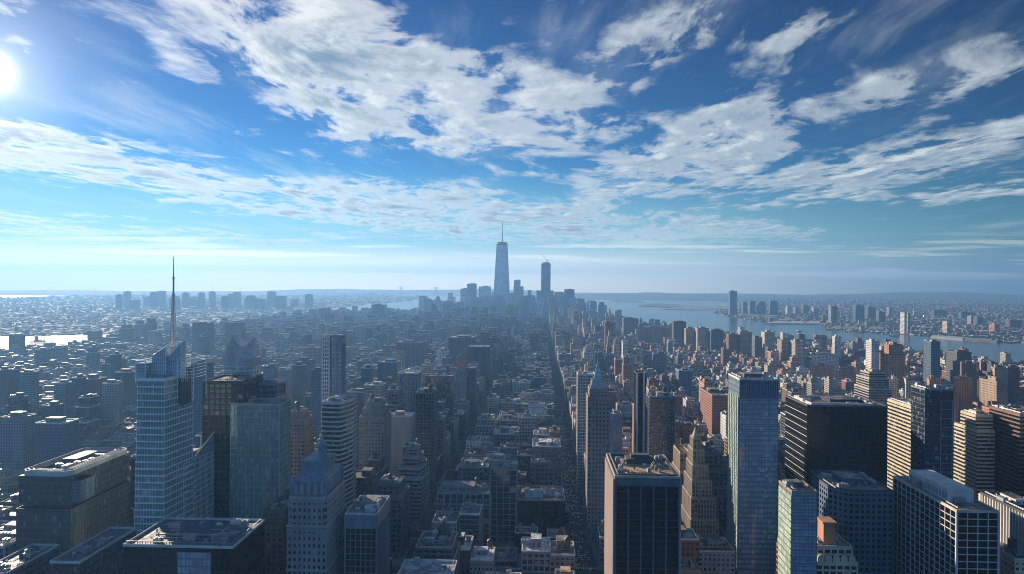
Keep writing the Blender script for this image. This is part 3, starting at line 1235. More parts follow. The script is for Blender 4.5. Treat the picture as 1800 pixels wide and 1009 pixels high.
# ------------------------------------------------------------------ the faceted glass tower with the lattice spire
def spire_tower():
    x0, x1, d, H = place(242, 289, 668, H=158)
    W, D = x1 - x0, 31.0
    cx_ = (x0 + x1) / 2
    root = thing('spire_tower', 'faceted teal glass tower with a slanted crown and tall lattice spire', 'skyscraper', (cx_, d + D / 2, 0))
    w, q = W / 2, D / 2
    P0 = [(-w * 1.20, -q * 1.06), (w * 1.06, -q * 1.06), (w * 1.5, q * 1.02), (-w * 1.2, q * 1.02)]
    P1 = [(-w * .97, -q), (w, -q), (w * 1.30, q * .9), (-w * .92, q * .9)]
    gl = GLASS['sea']()
    fm = plain('pale fin metal', (0.78, 0.84, 0.82), .5, .08, .3)
    core, fr = MB(), MB()
    core.loft(P0, 28, P1, H, 0)
    lattice(fr, P0, 28, P1, H, 4.3, 1.9, .80, .12, .12, .40)
    core.build('glazing', gl, root)
    fr.build('facade_frame', fm, root)
    mb = MB()
    mb.prism(offset(P0, .5), 0, 28)
    mb.build('podium', wallm('slate'), root)
    roof_parts(root, P1, H, 'silver', fm, 1.4)
    rnd = rng()
    for i in range(6):
        add_piece(root, 'unit%d' % (i % 3), rnd.uniform(-.6, .6) * w, rnd.uniform(-.7, .5) * q, H + .05, 0, .8)
    s = d / FPX            # metres per picture pixel here
    zz = lambda y: CAM_Z + ray(270, y).z / ray(270, y).y * (d + 6)
    xx = lambda x: ray(x, 620).x / ray(x, 620).y * (d + 6) - cx_
    # slanted glass crown: two sloping leaves
    mb, fr = MB(), MB()
    for (xa, xb, ya, yb, y0, y1) in ((262, 286, 627, 611, -6, -1), (284, 309, 632, 604, -3, 3)):
        A = [(xx(xa), y0), (xx(xb), y0), (xx(xb), y1), (xx(xa), y1)]
        hl, hr = zz(ya), zz(yb)
        top = [hl, hr, hr + 1.5, hl + 1.5]
        for i in range(4):
            j = (i + 1) % 4
            mb.face([(*A[i], H), (*A[j], H), (*A[j], top[j]), (*A[i], top[i])], 0, [(0, 0), (5, 0), (5, 20), (0, 20)])
        mb.face([(*A[i], top[i]) for i in range(4)])
        for i in range(4):
            j = (i + 1) % 4
            fr.tube((*A[i], H), (*A[i], top[i] + .5), .32, 5)
            fr.tube((*A[i], top[i]), (*A[j], top[j]), .34, 5)
        n = 7
        for k in range(1, n):
            f = k / n
            x = A[0][0] + (A[1][0] - A[0][0]) * f
            zt = hl + (hr - hl) * f
            fr.tube((x, y0 - .15, H), (x, y0 - .15, zt), .13, 4)
        for k in range(1, 6):
            z = H + (min(hl, hr) - H) * k / 5.2
            fr.tube((A[0][0], y0 - .16, z), (A[1][0], y0 - .16, z), .13, 4)
            fr.tube((A[1][0] + .16, y0, z), (A[1][0] + .16, y1, z), .13, 4)
    mb.build('crown_glass', glass('crown mist glass', (0.42, 0.52, 0.56), 2.0, 2.0, .1, .2, 1.5), root)
    fr.build('crown_frame', fm, root)
    # open screens standing up at both shoulders
    for nm, xa, xb, y0, y1, yt in (('screen_frame', 243, 260, -q * .8, q * .7, 634), ('screen_frame', 303, 332, -q * .2, q * .9, 632)):
        mb = MB()
        X0, X1 = xx(xa), xx(xb)
        zt = zz(yt)
        zb = H - 14 if xa > 290 else H - 2
        for x in (X0, X1):
            for y in (y0, y1):
                mb.tube((x, y, zb), (x, y, zt), .38, 5)
        for k in range(7):
            z = H + (zt - H) * k / 6
            mb.tube((X0, y0, z), (X1, y0, z), .2 if k < 6 else .36, 4)
            mb.tube((X1, y0, z), (X1, y1, z), .2 if k < 6 else .36, 4)
            mb.tube((X0, y0, z), (X0, y1, z), .2 if k < 6 else .36, 4)
        sf = mb.build(nm, fm, root)
        if xa < 290:
            mb = MB()
            mb.box(X0 + .3, X1 - .3, y0 + .3, y1 - .3, H, zt - 1.5)
            mb.build('screen_glass', glass('crown mist glass', (0.42, 0.52, 0.56), 2.0, 2.0, .1, .2, 1.5), sf)
    # sign panel on the flank
    mb = MB()
    X1 = w * 1.32 + .6
    mb.box(X1, X1 + .5, -q * .15, q * .75, H - 18, H + 6)
    pn = mb.build('sign_panel', DARKM(), root)
    mb = MB()
    for a, z0, z1, y0, y1 in ((0, H - 3, H + 3, 1, 1.8), (0, H + 2.4, H + 3, 1, 4.2), (0, H - .4, H + .2, 1, 4.2), (0, H - 3, H - 2.4, 1, 4.2), (0, H - 2.4, H + 2.4, 3.7, 4.3),
                              (0, H - 3, H + 3, 6, 6.8), (0, H + 2.4, H + 3, 6, 9), (0, H - 3, H - 2.4, 6, 9), (0, H - 2.4, H + 2.4, 8.7, 9.3)):
        mb.box(X1 + .5, X1 + .62, y0 - 3, y1 - 3, z0, z1)
    mb.build('lettering', plain('pale letters', (.6, .62, .62), .5, .1), pn)
    # lattice spire
    mb = MB()
    sx, sy = xx(289.5), 1.0
    zb, zm, zt = zz(612), zz(516), zz(450)
    n = 16
    for i in range(n):
        a, c = zb + (zm - zb) * i / n, zb + (zm - zb) * (i + 1) / n
        ra, rc = 1.9 - 1.1 * i / n, 1.9 - 1.1 * (i + 1) / n
        A, Cc = circ(sx, sy, ra, 4, .78), circ(sx, sy, rc, 4, .78)
        for k in range(4):
            mb.tube((*A[k], a), (*Cc[k], c), .20, 4)
            mb.tube((*A[k], a), (*Cc[(k + 1) % 4], c), .11, 3)
            mb.tube((*Cc[k], c), (*Cc[(k + 1) % 4], c), .11, 3)
    mb.tube((sx, sy, zb), (sx, sy, zm), .35, 5)
    sp = mb.build('spire', plain('spire metal', (0.52, 0.54, 0.55), .5, .1), root)
    mb = MB()
    z2 = zz(488)
    mb.tube((sx, sy, zm), (sx, sy, z2), .55, 8)
    mb.tube((sx, sy, z2), (sx, sy, zt), .36, 8, 0, .18)
    mb.cyl(sx, sy, z2 - .4, z2 + .4, 1.0, 8)
    mb.build('mast_tip', plain('mast paint', (0.42, 0.38, 0.36), .6, .1), sp)
    # the tall podium wing that shows below the shaft
    FOOT.append((cx_ - w * 1.4, cx_ + w * 1.6, d - 2, d + D + 2))
    SHAPES.append((root, 'the spire tower', cx_ - w * 1.2, cx_ + w * 1.4, d, d + D, H + 15))


spire_tower()


# ------------------------------------------------------------------ the hand-placed towers, left part of town
def chamfer(c, corners=(0, 1, 2, 3)):
    def f(W, D):
        r = rect(-W / 2, W / 2, -D / 2, D / 2)
        out = []
        for i in range(4):
            if i in corners:
                p = Vector(r[i])
                a = (Vector(r[i - 1]) - p).normalized() * c
                b = (Vector(r[(i + 1) % 4]) - p).normalized() * c
                out += [tuple(p + a), tuple(p + b)]
            else:
                out.append(r[i])
        return out
    return f


def bow(k, n=8):
    """A plan whose front bulges towards the viewer by k of its width."""
    def f(W, D):
        pts = []
        for i in range(n + 1):
            t = i / n * 2 - 1
            pts.append((t * W / 2, -D / 2 + W * k * (t * t)))
        return pts + [(W / 2, D / 2), (-W / 2, D / 2)]
    return f


def bow_right(k, n=7):
    def f(W, D):
        pts = [(-W / 2, -D / 2)]
        for i in range(n + 1):
            t = i / n
            pts.append((W / 2 - W * k * (t - .5) ** 2 * 2 + W * k * .5 - W * k * .0, -D / 2 + t * D))
        return pts + [(-W / 2, D / 2)]
    return f


def two_tier_block():
    x0, x1, d, H = place(29, 124, 838, H=100)
    W, D = x1 - x0, 66.0
    cx_ = (x0 + x1) / 2
    root = thing('office_block', 'wide two-tier greenish glass block with a recessed joint and bright roof rails', 'office block', (cx_, d + D / 2, 0))
    w, q = W / 2, D / 2
    gl = GLASS['olive']()
    fm = plain('bronze mullion', (0.15, 0.165, 0.155), .5, .15)
    lo, up = rect(-w, w, -q, q), rect(-w + .6, w - 2.2, -q + 1.2, q)
    zj = H - 17.5
    core, fr = MB(), MB()
    core.loft(lo, 0, lo, zj - 2.2, 0)
    core.face([(*p, zj - 2.2) for p in lo])
    core.loft(up, zj, up, H, 0)
    core.face([(*p, zj) for p in up[::-1]])
    lattice(fr, lo, 0, lo, zj - 2.2, 3.9, 1.5, .35, .12, .10, .07)
    lattice(fr, up, zj, up, H, 3.9, 1.5, .35, .12, .10, .07)
    core.build('glazing', gl, root)
    fr.build('facade_frame', fm, root)
    mb = MB()
    mb.prism(offset(lo, -2.5), zj - 2.2, zj)
    mb.build('joint_recess', DARKM(), root)
    mb = MB()
    bx = (w - 2.2, w + 4.5, -q + 3, -q + 16)
    mb.box(*bx, zj + 1.5, H - 3)
    bay = mb.build('bay_box', glass('bay glass', (.10, .17, .21), 1.2, 2.0, .1, .08, 1.7), root)
    mb = MB()
    lattice(mb, rect(*bx), zj + 1.5, rect(*bx), H - 3, 2.0, 1.2, .16, .12, .12, .09)
    mb.build('mullion_frame', METAL(), bay)
    # rounded open roof with rails
    mb = MB()
    mb.prism(offset(up, -.06), H - .3, H + .05)
    mb.build('roof', roofm('navy'), root)
    mb = MB()
    ring(mb, chamfer(4)(W - 3, D - 2), H + .05, H + 3.2, .3, .5)
    mb.build('parapet', wallm('white'), root)
    for dz, ins in ((3.4, 1.2), (3.2, 3.6), (3.0, 5.6)):
        mb = MB()
        q2 = offset(chamfer(5)(W - 3, D - 2), -ins)
        n = len(q2)
        for i in range(n):
            a, b = q2[i], q2[(i + 1) % n]
            mb.tube((*a, H + dz), (*b, H + dz), .22, 5)
            mb.tube((*a, H), (*a, H + dz), .15, 4)
        mb.build('roof_rail', METAL(), root)
    rnd = rng()
    rooftop(root, rect(-w * .6, w * .5, -q * .7, q * .8), H, rnd, {'p': 4, 'u': 7, 'v': 4, 'd': 1}, wallm('slate'), roofm('navy'))
    FOOT.append((x0, x1 + 5, d, d + D))
    SHAPES.append((root, 'the two-tier glass block', x0, x1, d, d + D, H))


two_tier_block()

tower('plain panelled glass block squeezed between the two-tier block and the spire tower', 226, 267, 806, H=96, D=30, st='slab', gl='night', c='slate', kit={'u': 2, 'd': 1},
      nm='office_block', cat='office block', phrase='the panelled glass block', poly=chamfer(2.5))


def wing_tower():
    x0, x1, d, H = place(299, 323, 815, H=100)
    W, D = x1 - x0, 42.0
    cx_ = (x0 + x1) / 2
    root = thing('office_tower', 'lower glass wing below the spire tower with a pointed open roof corner', 'tower', (cx_, d + D / 2, 0))
    w, q = W / 2, D / 2
    P = [(-w, -q), (w, -q), (w * 1.25, q), (-w, q)]
    core, fr = MB(), MB()
    core.loft(P, 0, P, H, 0)
    lattice(fr, P, 0, P, H, 3.9, 1.7, .5, .14, .14, .26)
    core.build('glazing', GLASS['sea'](), root)
    fr.build('facade_frame', plain('pale fin metal', (0.78, 0.84, 0.82), .5, .08, .3), root)
    roof_parts(root, P, H, 'navy', METAL())
    # sloped parapet wall rising to a point at the far corner
    mb = MB()
    top = H + 13
    for (a, b, za, zb) in (((w, -q * .3), (w * 1.25, q), H + 1, top), ((w * 1.25, q), (-w, q), top, H + 9)):
        a3, b3 = Vector((*a, 0)), Vector((*b, 0))
        e = (b3 - a3).normalized()
        n = Vector((e.y, -e.x, 0)) * .35
        for s in (1, -1):
            o = n * s
            pts = [(a3.x + o.x, a3.y + o.y, H - .2), (b3.x + o.x, b3.y + o.y, H - .2), (b3.x + o.x, b3.y + o.y, zb), (a3.x + o.x, a3.y + o.y, za)]
            mb.face(pts if s > 0 else pts[::-1], 0, [(0, 0), (20, 0), (20, 10), (0, 10)])
    mb.build('roof_screen', GLASS['sky'](), root)
    mb = MB()
    mb.tube((w, -q * .3, H + 1), (w * 1.25, q, top), .5, 6)
    mb.tube((w * 1.25, q, top), (-w, q, H + 9), .5, 6)
    mb.tube((w * 1.25, q, H), (w * 1.25, q, top), .4, 6)
    mb.tube((-w, q, H), (-w, q, H + 9), .4, 6)
    mb.build('screen_rim', wallm('white'), root)
    mb = MB()
    mb.box(-w * .5, w * .5, -q * .5, q * .3, H + .05, H + 4)
    mb.build('penthouse', wallm('steel'), root)
    FOOT.append((x0, x1 + 3, d, d + D))
    SHAPES.append((root, 'the glass wing', x0, x1, d, d + D, H))


wing_tower()

r, P, H, _ = tower('dark flat-roofed block with a pale rim, round dish and pipes on its blue deck', 217, 409, 962, H=86, D=41, st='slab', gl='ink', c='black', roof='navy', rim='white',
                   kit={'u': 7, 'v': 6, 'd': 1}, nm='office_block', cat='office block', phrase='the dark flat-roofed block')
mb = MB()
mb.cyl(14, 16, H + .05, H + 1.6, 3.2, 20)
mb.cyl(14, 16, H + 1.6, H + 2.4, 3.2, 20, 0, 1.2)
mb.build('roof_dish', wallm('white'), r)
mb = MB()
mb.box(0, 17, -20.9, -20.4, H - 40, H - 2.2)
gb = mb.build('glass_bay', GLASS['sky'](), r)
mb = MB()
lattice(mb, rect(0, 17, -20.9, -20.4), H - 40, rect(0, 17, -20.9, -20.4), H - 2.2, 3.8, 2.1, .2, .16, .14, .11)
mb.build('mullion_frame', METAL(), gb)
mb = MB()
for x in np.linspace(-27, 27, 40):
    mb.box(x - .12, x + .12, -19.9, -19.5, H + .9, H + 2.3)
mb.box(-27.2, 27.2, -19.85, -19.55, H + 2.3, H + 2.5)
mb.build('rail_lattice', METAL(), r)
r, P, H, _ = tower('narrow dark block with an oblong roof rim and a tall curled mast', 88, 140, 990, H=72, D=52, st='slab', gl='night', c='slate', roof='navy', rim='white', kit={'u': 3, 'd': 1, 'v': 3},
                   nm='office_block', cat='office block', phrase='the narrow mast block')
mb = MB()
pts = [(7.4, 25, H), (7.4, 25, H + 9), (7.0, 25, H + 12), (6.0, 25, H + 13.2), (5.2, 25, H + 12.4)]
for a, b in zip(pts, pts[1:]):
    mb.tube(a, b, .28, 6)
mb.build('curled_mast', wallm('white'), r)
tower('low corner block with a broad white roof rim at the very edge', -40, 12, 1009, H=66, D=40, st='bands', gl='night', c='slate', roof='navy', rim='white', kit={'u': 4, 'v': 3},
      nm='office_block', cat='office block', phrase='the white-rimmed corner block')
tower('pale-roofed low block behind the white-rimmed corner block', -30, 8, 962, H=58, D=42, st='grid', gl='night', c='grey', roof='silver', rim='white', kit={'u': 4, 'p': 3},
      nm='office_block', cat='office block', phrase='the pale-roofed low block')


def crown_tower():
    x0, x1, d, H = place(388, 440, 632, H=160)
    W, D = x1 - x0, 20.0
    cx_ = (x0 + x1) / 2
    root = thing('office_tower', 'rounded white-gridded glass tower whose swept glass crown rises to a triangular peak', 'tower', (cx_, d + D / 2, 0))
    P = bow(.22)(W, D)
    core, fr = MB(), MB()
    core.loft(P, 0, P, H, 0)
    lattice(fr, P, 0, P, H - 5.2, 3.8, 2.9, .7, .55, .3, .24, post=False)
    core.build('glazing', GLASS['sky'](), root)
    fr.build('facade_frame', wallm('white'), root)
    # smooth collar and swept crown
    mb = MB()
    q = offset(P, .5)
    mb.loft(q, H - 5, q, H, 0, 0, 0)
    mb.build('collar', plain('collar panel', (.30, .37, .42), .4, .1), root)
    prof = [(-.5, 1.5), (-.34, 9), (-.10, 19.5), (.02, 14.0), (.14, 10.5), (.26, 10.0), (.38, 11.5), (.46, 14.0), (.5, 16.5)]
    yf, yb = -D / 2 + W * .16, D * .12
    mb = MB()
    n = len(prof)
    fp = [(x * W, yf - W * .14 * (1 - 4 * x * x), H + z) for x, z in prof]
    bp = [(x * W, yb, H + z) for x, z in prof]
    for i in range(n - 1):
        a0, a1, b0, b1 = fp[i], fp[i + 1], bp[i], bp[i + 1]
        u0, u1 = prof[i][0] * W, prof[i + 1][0] * W
        mb.face([(a0[0], a0[1], H), (a1[0], a1[1], H), a1, a0], 0, [(u0, 0), (u1, 0), (u1, prof[i + 1][1]), (u0, prof[i][1])])
        mb.face([a0, a1, b1, b0], 0, [(u0, 0), (u1, 0), (u1, 9), (u0, 9)])
        mb.face([(b1[0], yb, H), (b0[0], yb, H), b0, b1])
    for k in (0, -1):
        mb.face([(fp[k][0], fp[k][1], H), fp[k], bp[k], (bp[k][0], yb, H)][::1 if k else -1])
    mb.build('crown_glass', glass('crown mist glass', (0.42, 0.52, 0.56), 2.0, 2.0, .1, .2, 1.5), root)
    mb = MB()
    for L_ in (fp, bp):
        for a, c in zip(L_, L_[1:]):
            mb.tube(a, c, .5, 6)
    for k in range(1, 12):
        t = k / 12
        x = (t - .5) * W
        z = float(np.interp(t - .5, [p[0] for p in prof], [p[1] for p in prof]))
        y_ = yf - W * .14 * (1 - 4 * (t - .5) ** 2) - .1
        mb.tube((x, y_, H), (x, y_, H + z), .13, 4)
    mb.tube(fp[2], bp[2], .45, 6)
    mb.build('crown_frame', wallm('white'), root)
    roof_parts(root, P, H, 'silver', METAL(), .6)
    FOOT.append((x0, x1, d, d + D))
    SHAPES.append((root, 'the triangular-crowned tower', x0, x1, d, d + D, H))


crown_tower()

tower('dark brown office slab with small paired windows below the triangular-crowned tower', 357, 428, 672, H=150, d=498, D=34, st='loft', gl='ink', c='umber', roof='tar', kit={'u': 1, 'v': 3},
      phrase='the dark brown slab', windows=90)
tower('broad glass office tower with pale square grid and a bright ribbed edge', 404, 490, 712, H=132, d=490, D=24, st='grid', gl='sea', c='stone', roof='tar', kit={'u': 4}, poly=bow(.04, 6), over=(4.4, 3.6, .5, .36, .26, .20),
      phrase='the pale-gridded office tower')
tower('set-back upper glass block standing behind the pale square-gridded tower', 432, 487, 676, H=146, d=524, D=18, st='curtain', gl='night', c='steel', roof='tar', kit={'u': 3}, phrase='the set-back glass block')
tower('tall brown masonry tower with stepped top just beyond the pale-gridded tower', 498, 536, 728, H=108, D=24, st='punched', gl='room', c='taupe', roof='gravel', kit={'p': 4, 't': 1, 'u': 2},
      steps=[(.86, 1, 1, 0, 0), (.95, .85, .85, 0, .03), (1, .6, .6, 0, .05)], nm='masonry_tower', phrase='the brown stepped tower')


def blade_tower():
    x0, x1, d, H = place(567, 600, 592, H=172)
    W, D = x1 - x0, 13.0
    cx_ = (x0 + x1) / 2
    root = thing('apartment_tower', 'slender double-bladed tower with a bright white balcony strip down its edge', 'tower', (cx_, d + D / 2, 0))
    w, q = W / 2, D / 2
    a, b = rect(-w, -w * .28, -q, q), rect(-w * .1, w, -q + 1.2, q)
    for nm, R, h, gname, col, over in (('left', a, H, 'night', 'white', (3.6, 2.4, 1.5, .9, .5, .42)), ('right', b, H - 1, 'sky', 'steel', (3.6, 2.8, .4, .35, .3, .2))):
        core, fr = MB(), MB()
        core.loft(R, 0, R, h, 0, 0)
        lattice(fr, R, 0, R, h - (5 if nm == 'right' else 0), *over)
        core.build('glazing', GLASS[gname](), root)
        fr.build('facade_frame', wallm(col), root)
        roof_parts(root, R, h, 'silver', wallm(col), 1.5)
    mb = MB()
    mb.box(w * .35, w * 1.02, -q + .6, q * .6, H - 7, H + 1.5)
    mb.build('crown_box', plain('crown panel', (.16, .22, .28), .35, .1), root)
    mb = MB()
    mb.box(w * .3, w * .5, -q + .5, -q + 1.2, 0, H - 7)
    mb.build('fin', wallm('grey'), root)
    FOOT.append((x0, x1, d, d + D))
    SHAPES.append((root, 'the double-bladed tower', x0, x1, d, d + D, H))


blade_tower()

tower('white-banded curved office tower whose bands ripple round its angled flank', 566, 600, 708, H=121, D=34, st='bands', gl='night', c='white', roof='silver', kit={'u': 3, 'p': 3, 'd': 1},
      poly=lambda W, D: [(-W / 2, -D / 2), (W * .42, -D / 2 - 1), (W * .62, -D * .30), (W * .80, D * .05), (W * .72, D / 2), (-W / 2, D / 2)], taper=(1.0, 1.0), over=(3.9, 6, 1.35, 0, .1, .55), phrase='the white-banded tower')
tower('brown masonry tower with a stepped crown and blank flank wall', 632, 675, 722, H=96, D=30, st='punched', gl='room', c='taupe', roof='gravel', kit={'p': 4, 'u': 2, 't': 1}, nm='masonry_tower',
      steps=[(.93, 1, 1, 0, 0), (1.0, .8, .8, -.02, .04), (1.06, .55, .55, 0, .08)], phrase='the blank-flanked masonry tower')
tower('tall dark residential tower with white balcony edges left of the long avenue', 731, 763, 692, H=110, D=24, st='grid', gl='ink', c='slate', roof='tar', kit={'p': 4, 'u': 3, 't': 1}, over=(3.3, 2.6, .5, .4, .3, .35),
      nm='apartment_tower', phrase='the dark balcony tower')


def ornate_tower():
    x0, x1, d, H = place(506, 574, 878, H=99)
    W, D = x1 - x0, 38.0
    cx_ = (x0 + x1) / 2
    root = thing('masonry_tower', 'grey masonry tower with dark square windows, blue slate crown and finials', 'tower', (cx_, d + D / 2, 0))
    w, q = W / 2, D / 2
    P = chamfer(2.6)(W, D)
    P2 = rect(-w * .86, w * .86, -q * .86, q * .86)
    P3 = rect(-w * .62, w * .62, -q * .5, q * .6)
    core, fr = MB(), MB()
    zs = [(rect(-w, w, -q, q), 0, H - 16), (P, H - 16, H), ]
    for R, a, b in zs:
        core.loft(R, a, R, b, 0)
        lattice(fr, R, a, R, b, 3.9, 2.9, 1.95, 1.45, .35, .28)
    core.build('glazing', GLASS['room'](), root)
    fr.build('facade_frame', wallm('grey'), root)
    roof_parts(root, P, H, 'gravel', wallm('stone'), 1.6)
    add_windows(root, rect(-w, w, -q, q), 0, H - 16, 3.9, 2.9, 1.95, 1.45, 100)
    mb = MB()
    for z in (H - 15.5, H - 40):
        ring(mb, rect(-w, w, -q, q), z, z + 1.1, .75, .2)
    mb.build('cornice', wallm('stone'), root)
    sl = plain('slate blue roof', (.16, .21, .27), .6, .3, .4)
    mb = MB()
    mb.loft(P2, H, P2, H + 9, 0)
    mb.loft(P2, H + 9, P3, H + 13, 0, 0)
    mb.prism(P3, H + 13, H + 19)
    mb.build('crown', sl, root)
    mb = MB()
    for i in range(5):
        x = -w * .7 + i * w * .35
        mb.box(x - .9, x + .9, -q * .86 - .35, -q * .86, H + 2, H + 7)
        mb.face([(x - 1.2, -q * .86 - .5, H + 7), (x + 1.2, -q * .86 - .5, H + 7), (x, -q * .86 - .5, H + 9.2)])
    mb.build('dormer_trim', wallm('stone'), root)
    for sx in (-1, 1):
        for sy in (-1, 1):
            mb = MB()
            mb.cyl(sx * w * .86, sy * q * .86, H, H + 8, 1.5, 8)
            mb.cyl(sx * w * .86, sy * q * .86, H + 8, H + 12.5, 1.8, 8, 0, .1)
            mb.build('turret', sl, root)
    mb = MB()
    mb.cyl(w * .25, 0, H + 19, H + 26, 2.6, 10)
    mb.cyl(w * .25, 0, H + 26, H + 29, 3.0, 10, 0, .6)
    mb.build('lantern', sl, root)
    mb = MB()
    mb.tube((w * .25, 0, H + 29), (w * .25, 0, H + 33), .35, 6)
    for i in range(10):
        a0, a1 = math.pi * (-.3 + .17 * i), math.pi * (-.3 + .17 * (i + 1))
        mb.tube((w * .25 + 1.5 * math.cos(a0), 0, H + 33 + 1.5 * math.sin(a0) + .8), (w * .25 + 1.5 * math.cos(a1), 0, H + 33 + 1.5 * math.sin(a1) + .8), .3, 6)
    for i in range(8):
        t0, t1 = i / 8, (i + 1) / 8
        f = lambda t: (w * (.3 + .65 * t), -q * .3, H + 26 - 14 * t * t)
        mb.tube(f(t0), f(t1), .3, 5)
    mb.build('finial', wallm('grey'), root)
    FOOT.append((x0, x1, d, d + D))
    SHAPES.append((root, 'the slate-crowned masonry tower', x0, x1, d, d + D, H + 15))


ornate_tower()

tower('older brown building tucked below the slate-crowned masonry tower', 448, 497, 905, H=82, D=38, st='punched', gl='room', c='brown', roof='tar', kit={'u': 4, 't': 1, 'p': 3}, nm='masonry_tower',
      steps=[(.92, 1, 1, 0, 0), (1, .8, .8, .05, .06)], windows=70, phrase='the old brown building')
r, P, H, _ = tower('dark ribbed block with a blank blue-grey top band and white curved roof corner', 607, 662, 905, H=86, D=34, st='piers', gl='ink', c='steel', roof='gravel', rim='white',
                   kit={'u': 6, 'p': 3, 'v': 3}, nm='office_block', cat='office block', over=(3.8, 2.9, .35, .32, .4, .15), phrase='the ribbed white-cornered block')
mb = MB()
mb.prism(offset(P, .62), H - 8, H - .3, 0, 0, 0)
mb.build('top_band', wallm('steel'), r)
mb = MB()
cxx, cyy_ = P[1][0] - 5, P[1][1] + 9
mb.loft(circ(cxx, cyy_, 4.6, 16), H, circ(cxx, cyy_, 4.6, 16), H + 2.4, 0, 0)
mb.build('roof_drum', wallm('white'), r)

# towers along the long avenue and in the haze behind
r, P, H, _ = tower('slender pinnacle tower with an orange-tipped top beside the long avenue', 801, 818, 650, d=1120, D=26, st='punched', gl='room', c='taupe', roof='brown', kit={}, nm='masonry_tower',
                   steps=[(.80, 1.15, 1, 0, 0), (1.0, 1, 1, 0, 0)], phrase='the orange-tipped pinnacle')
mb = MB()
mb.tube((-.6, 0, H * 1.23), (-.6, 0, H * 1.23 + 9), .4, 6, 0, .1)
mb.build('finial', DARKM(), r)
mb = MB()
q_ = scale_poly(P, .66, .66, -.9)
mb.loft(q_, H * 1.0, q_, H * 1.23, 0, 0)
lattice(mb, q_, H * 1.0, q_, H * 1.23, 4, 2.4, 1.4, .9, .4, .3)
mb.build('crown', wallm('orange'), r)  # orange sunlight on the tip, put into the crown's wall colour
tower('narrow grey neighbour of the orange-tipped pinnacle with a round lit terrace', 820, 835, 648, d=1130, D=34, st='grid', gl='night', c='slate', roof='gravel', kit={'u': 1}, phrase='the pinnacle neighbour')
tower('hazy office block with a pale framed top and corner spike', 700, 734, 657, H=100, D=26, st='piers', gl='night', c='steel', roof='silver', rim='white', kit={'a': 22, 'u': 2}, phrase='the pale framed block')
tower('blank dark slab left of the orange-tipped pinnacle', 748, 795, 662, H=92, D=20, st='slab', gl='night', c='slate', roof='silver', kit={'u': 4, 'd': 1}, phrase='the blank dark slab')
simple('wide dark windowless block in the haze above the long avenue', 823, 859, 610, d=1450, D=40, c='dark', roof='silver', wf=0, phrase='the windowless block', kit={'d': 1})
simple('small dark block with a bright square outline up the long avenue', 845, 858, 584, d=1900, D=25, c='dark', roof='silver', wf=0, phrase='the outlined block', kit={})
simple('broad hazy block with a sloping pale roof behind the windowless block', 788, 832, 594, d=1650, D=60, c='slate', roof='silver', phrase='the sloping-roof block')
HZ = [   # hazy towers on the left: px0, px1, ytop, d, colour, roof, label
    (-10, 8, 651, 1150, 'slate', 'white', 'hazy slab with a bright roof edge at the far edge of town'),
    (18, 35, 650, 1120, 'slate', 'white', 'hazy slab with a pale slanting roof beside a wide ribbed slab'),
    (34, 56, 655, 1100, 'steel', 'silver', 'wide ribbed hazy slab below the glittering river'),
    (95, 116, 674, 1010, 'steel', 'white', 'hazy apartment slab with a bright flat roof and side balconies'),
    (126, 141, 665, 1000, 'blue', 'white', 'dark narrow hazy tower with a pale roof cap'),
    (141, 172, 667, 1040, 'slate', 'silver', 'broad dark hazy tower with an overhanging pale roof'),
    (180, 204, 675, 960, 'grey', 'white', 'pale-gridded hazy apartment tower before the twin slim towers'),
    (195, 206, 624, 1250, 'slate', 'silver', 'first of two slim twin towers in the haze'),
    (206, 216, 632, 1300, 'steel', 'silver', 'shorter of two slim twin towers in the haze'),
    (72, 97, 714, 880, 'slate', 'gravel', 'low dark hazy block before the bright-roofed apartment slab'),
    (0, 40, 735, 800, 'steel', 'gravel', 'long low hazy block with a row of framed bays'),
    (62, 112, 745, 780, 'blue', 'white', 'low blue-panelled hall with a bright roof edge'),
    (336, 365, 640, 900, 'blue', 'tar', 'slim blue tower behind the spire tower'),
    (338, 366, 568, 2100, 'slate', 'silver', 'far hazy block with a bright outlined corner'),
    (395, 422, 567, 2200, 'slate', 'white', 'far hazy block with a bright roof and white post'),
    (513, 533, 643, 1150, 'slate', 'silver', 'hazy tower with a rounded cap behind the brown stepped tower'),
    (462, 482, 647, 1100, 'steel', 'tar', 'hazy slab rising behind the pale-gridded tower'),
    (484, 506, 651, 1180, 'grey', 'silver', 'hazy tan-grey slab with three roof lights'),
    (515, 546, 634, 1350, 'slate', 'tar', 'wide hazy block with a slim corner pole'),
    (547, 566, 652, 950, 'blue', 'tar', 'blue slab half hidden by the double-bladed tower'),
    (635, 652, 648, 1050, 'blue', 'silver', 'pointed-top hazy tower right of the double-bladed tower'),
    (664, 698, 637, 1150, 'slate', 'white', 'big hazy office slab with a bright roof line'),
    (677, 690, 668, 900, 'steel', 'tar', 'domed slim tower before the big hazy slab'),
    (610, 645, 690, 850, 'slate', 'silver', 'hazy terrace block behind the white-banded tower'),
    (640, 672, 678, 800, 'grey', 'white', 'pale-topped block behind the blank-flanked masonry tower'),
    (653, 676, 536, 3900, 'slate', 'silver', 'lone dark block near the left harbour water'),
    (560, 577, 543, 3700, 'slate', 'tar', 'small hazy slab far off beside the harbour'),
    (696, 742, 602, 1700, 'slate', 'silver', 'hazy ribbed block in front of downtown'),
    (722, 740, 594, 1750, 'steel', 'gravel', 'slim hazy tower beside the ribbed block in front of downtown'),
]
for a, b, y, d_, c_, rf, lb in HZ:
    simple(lb, a, b, y, d=d_, c=c_, roof=rf, kit={'p': 0, 'u': 1} if d_ < 1300 else {'p': 0}, phrase=phr(lb))


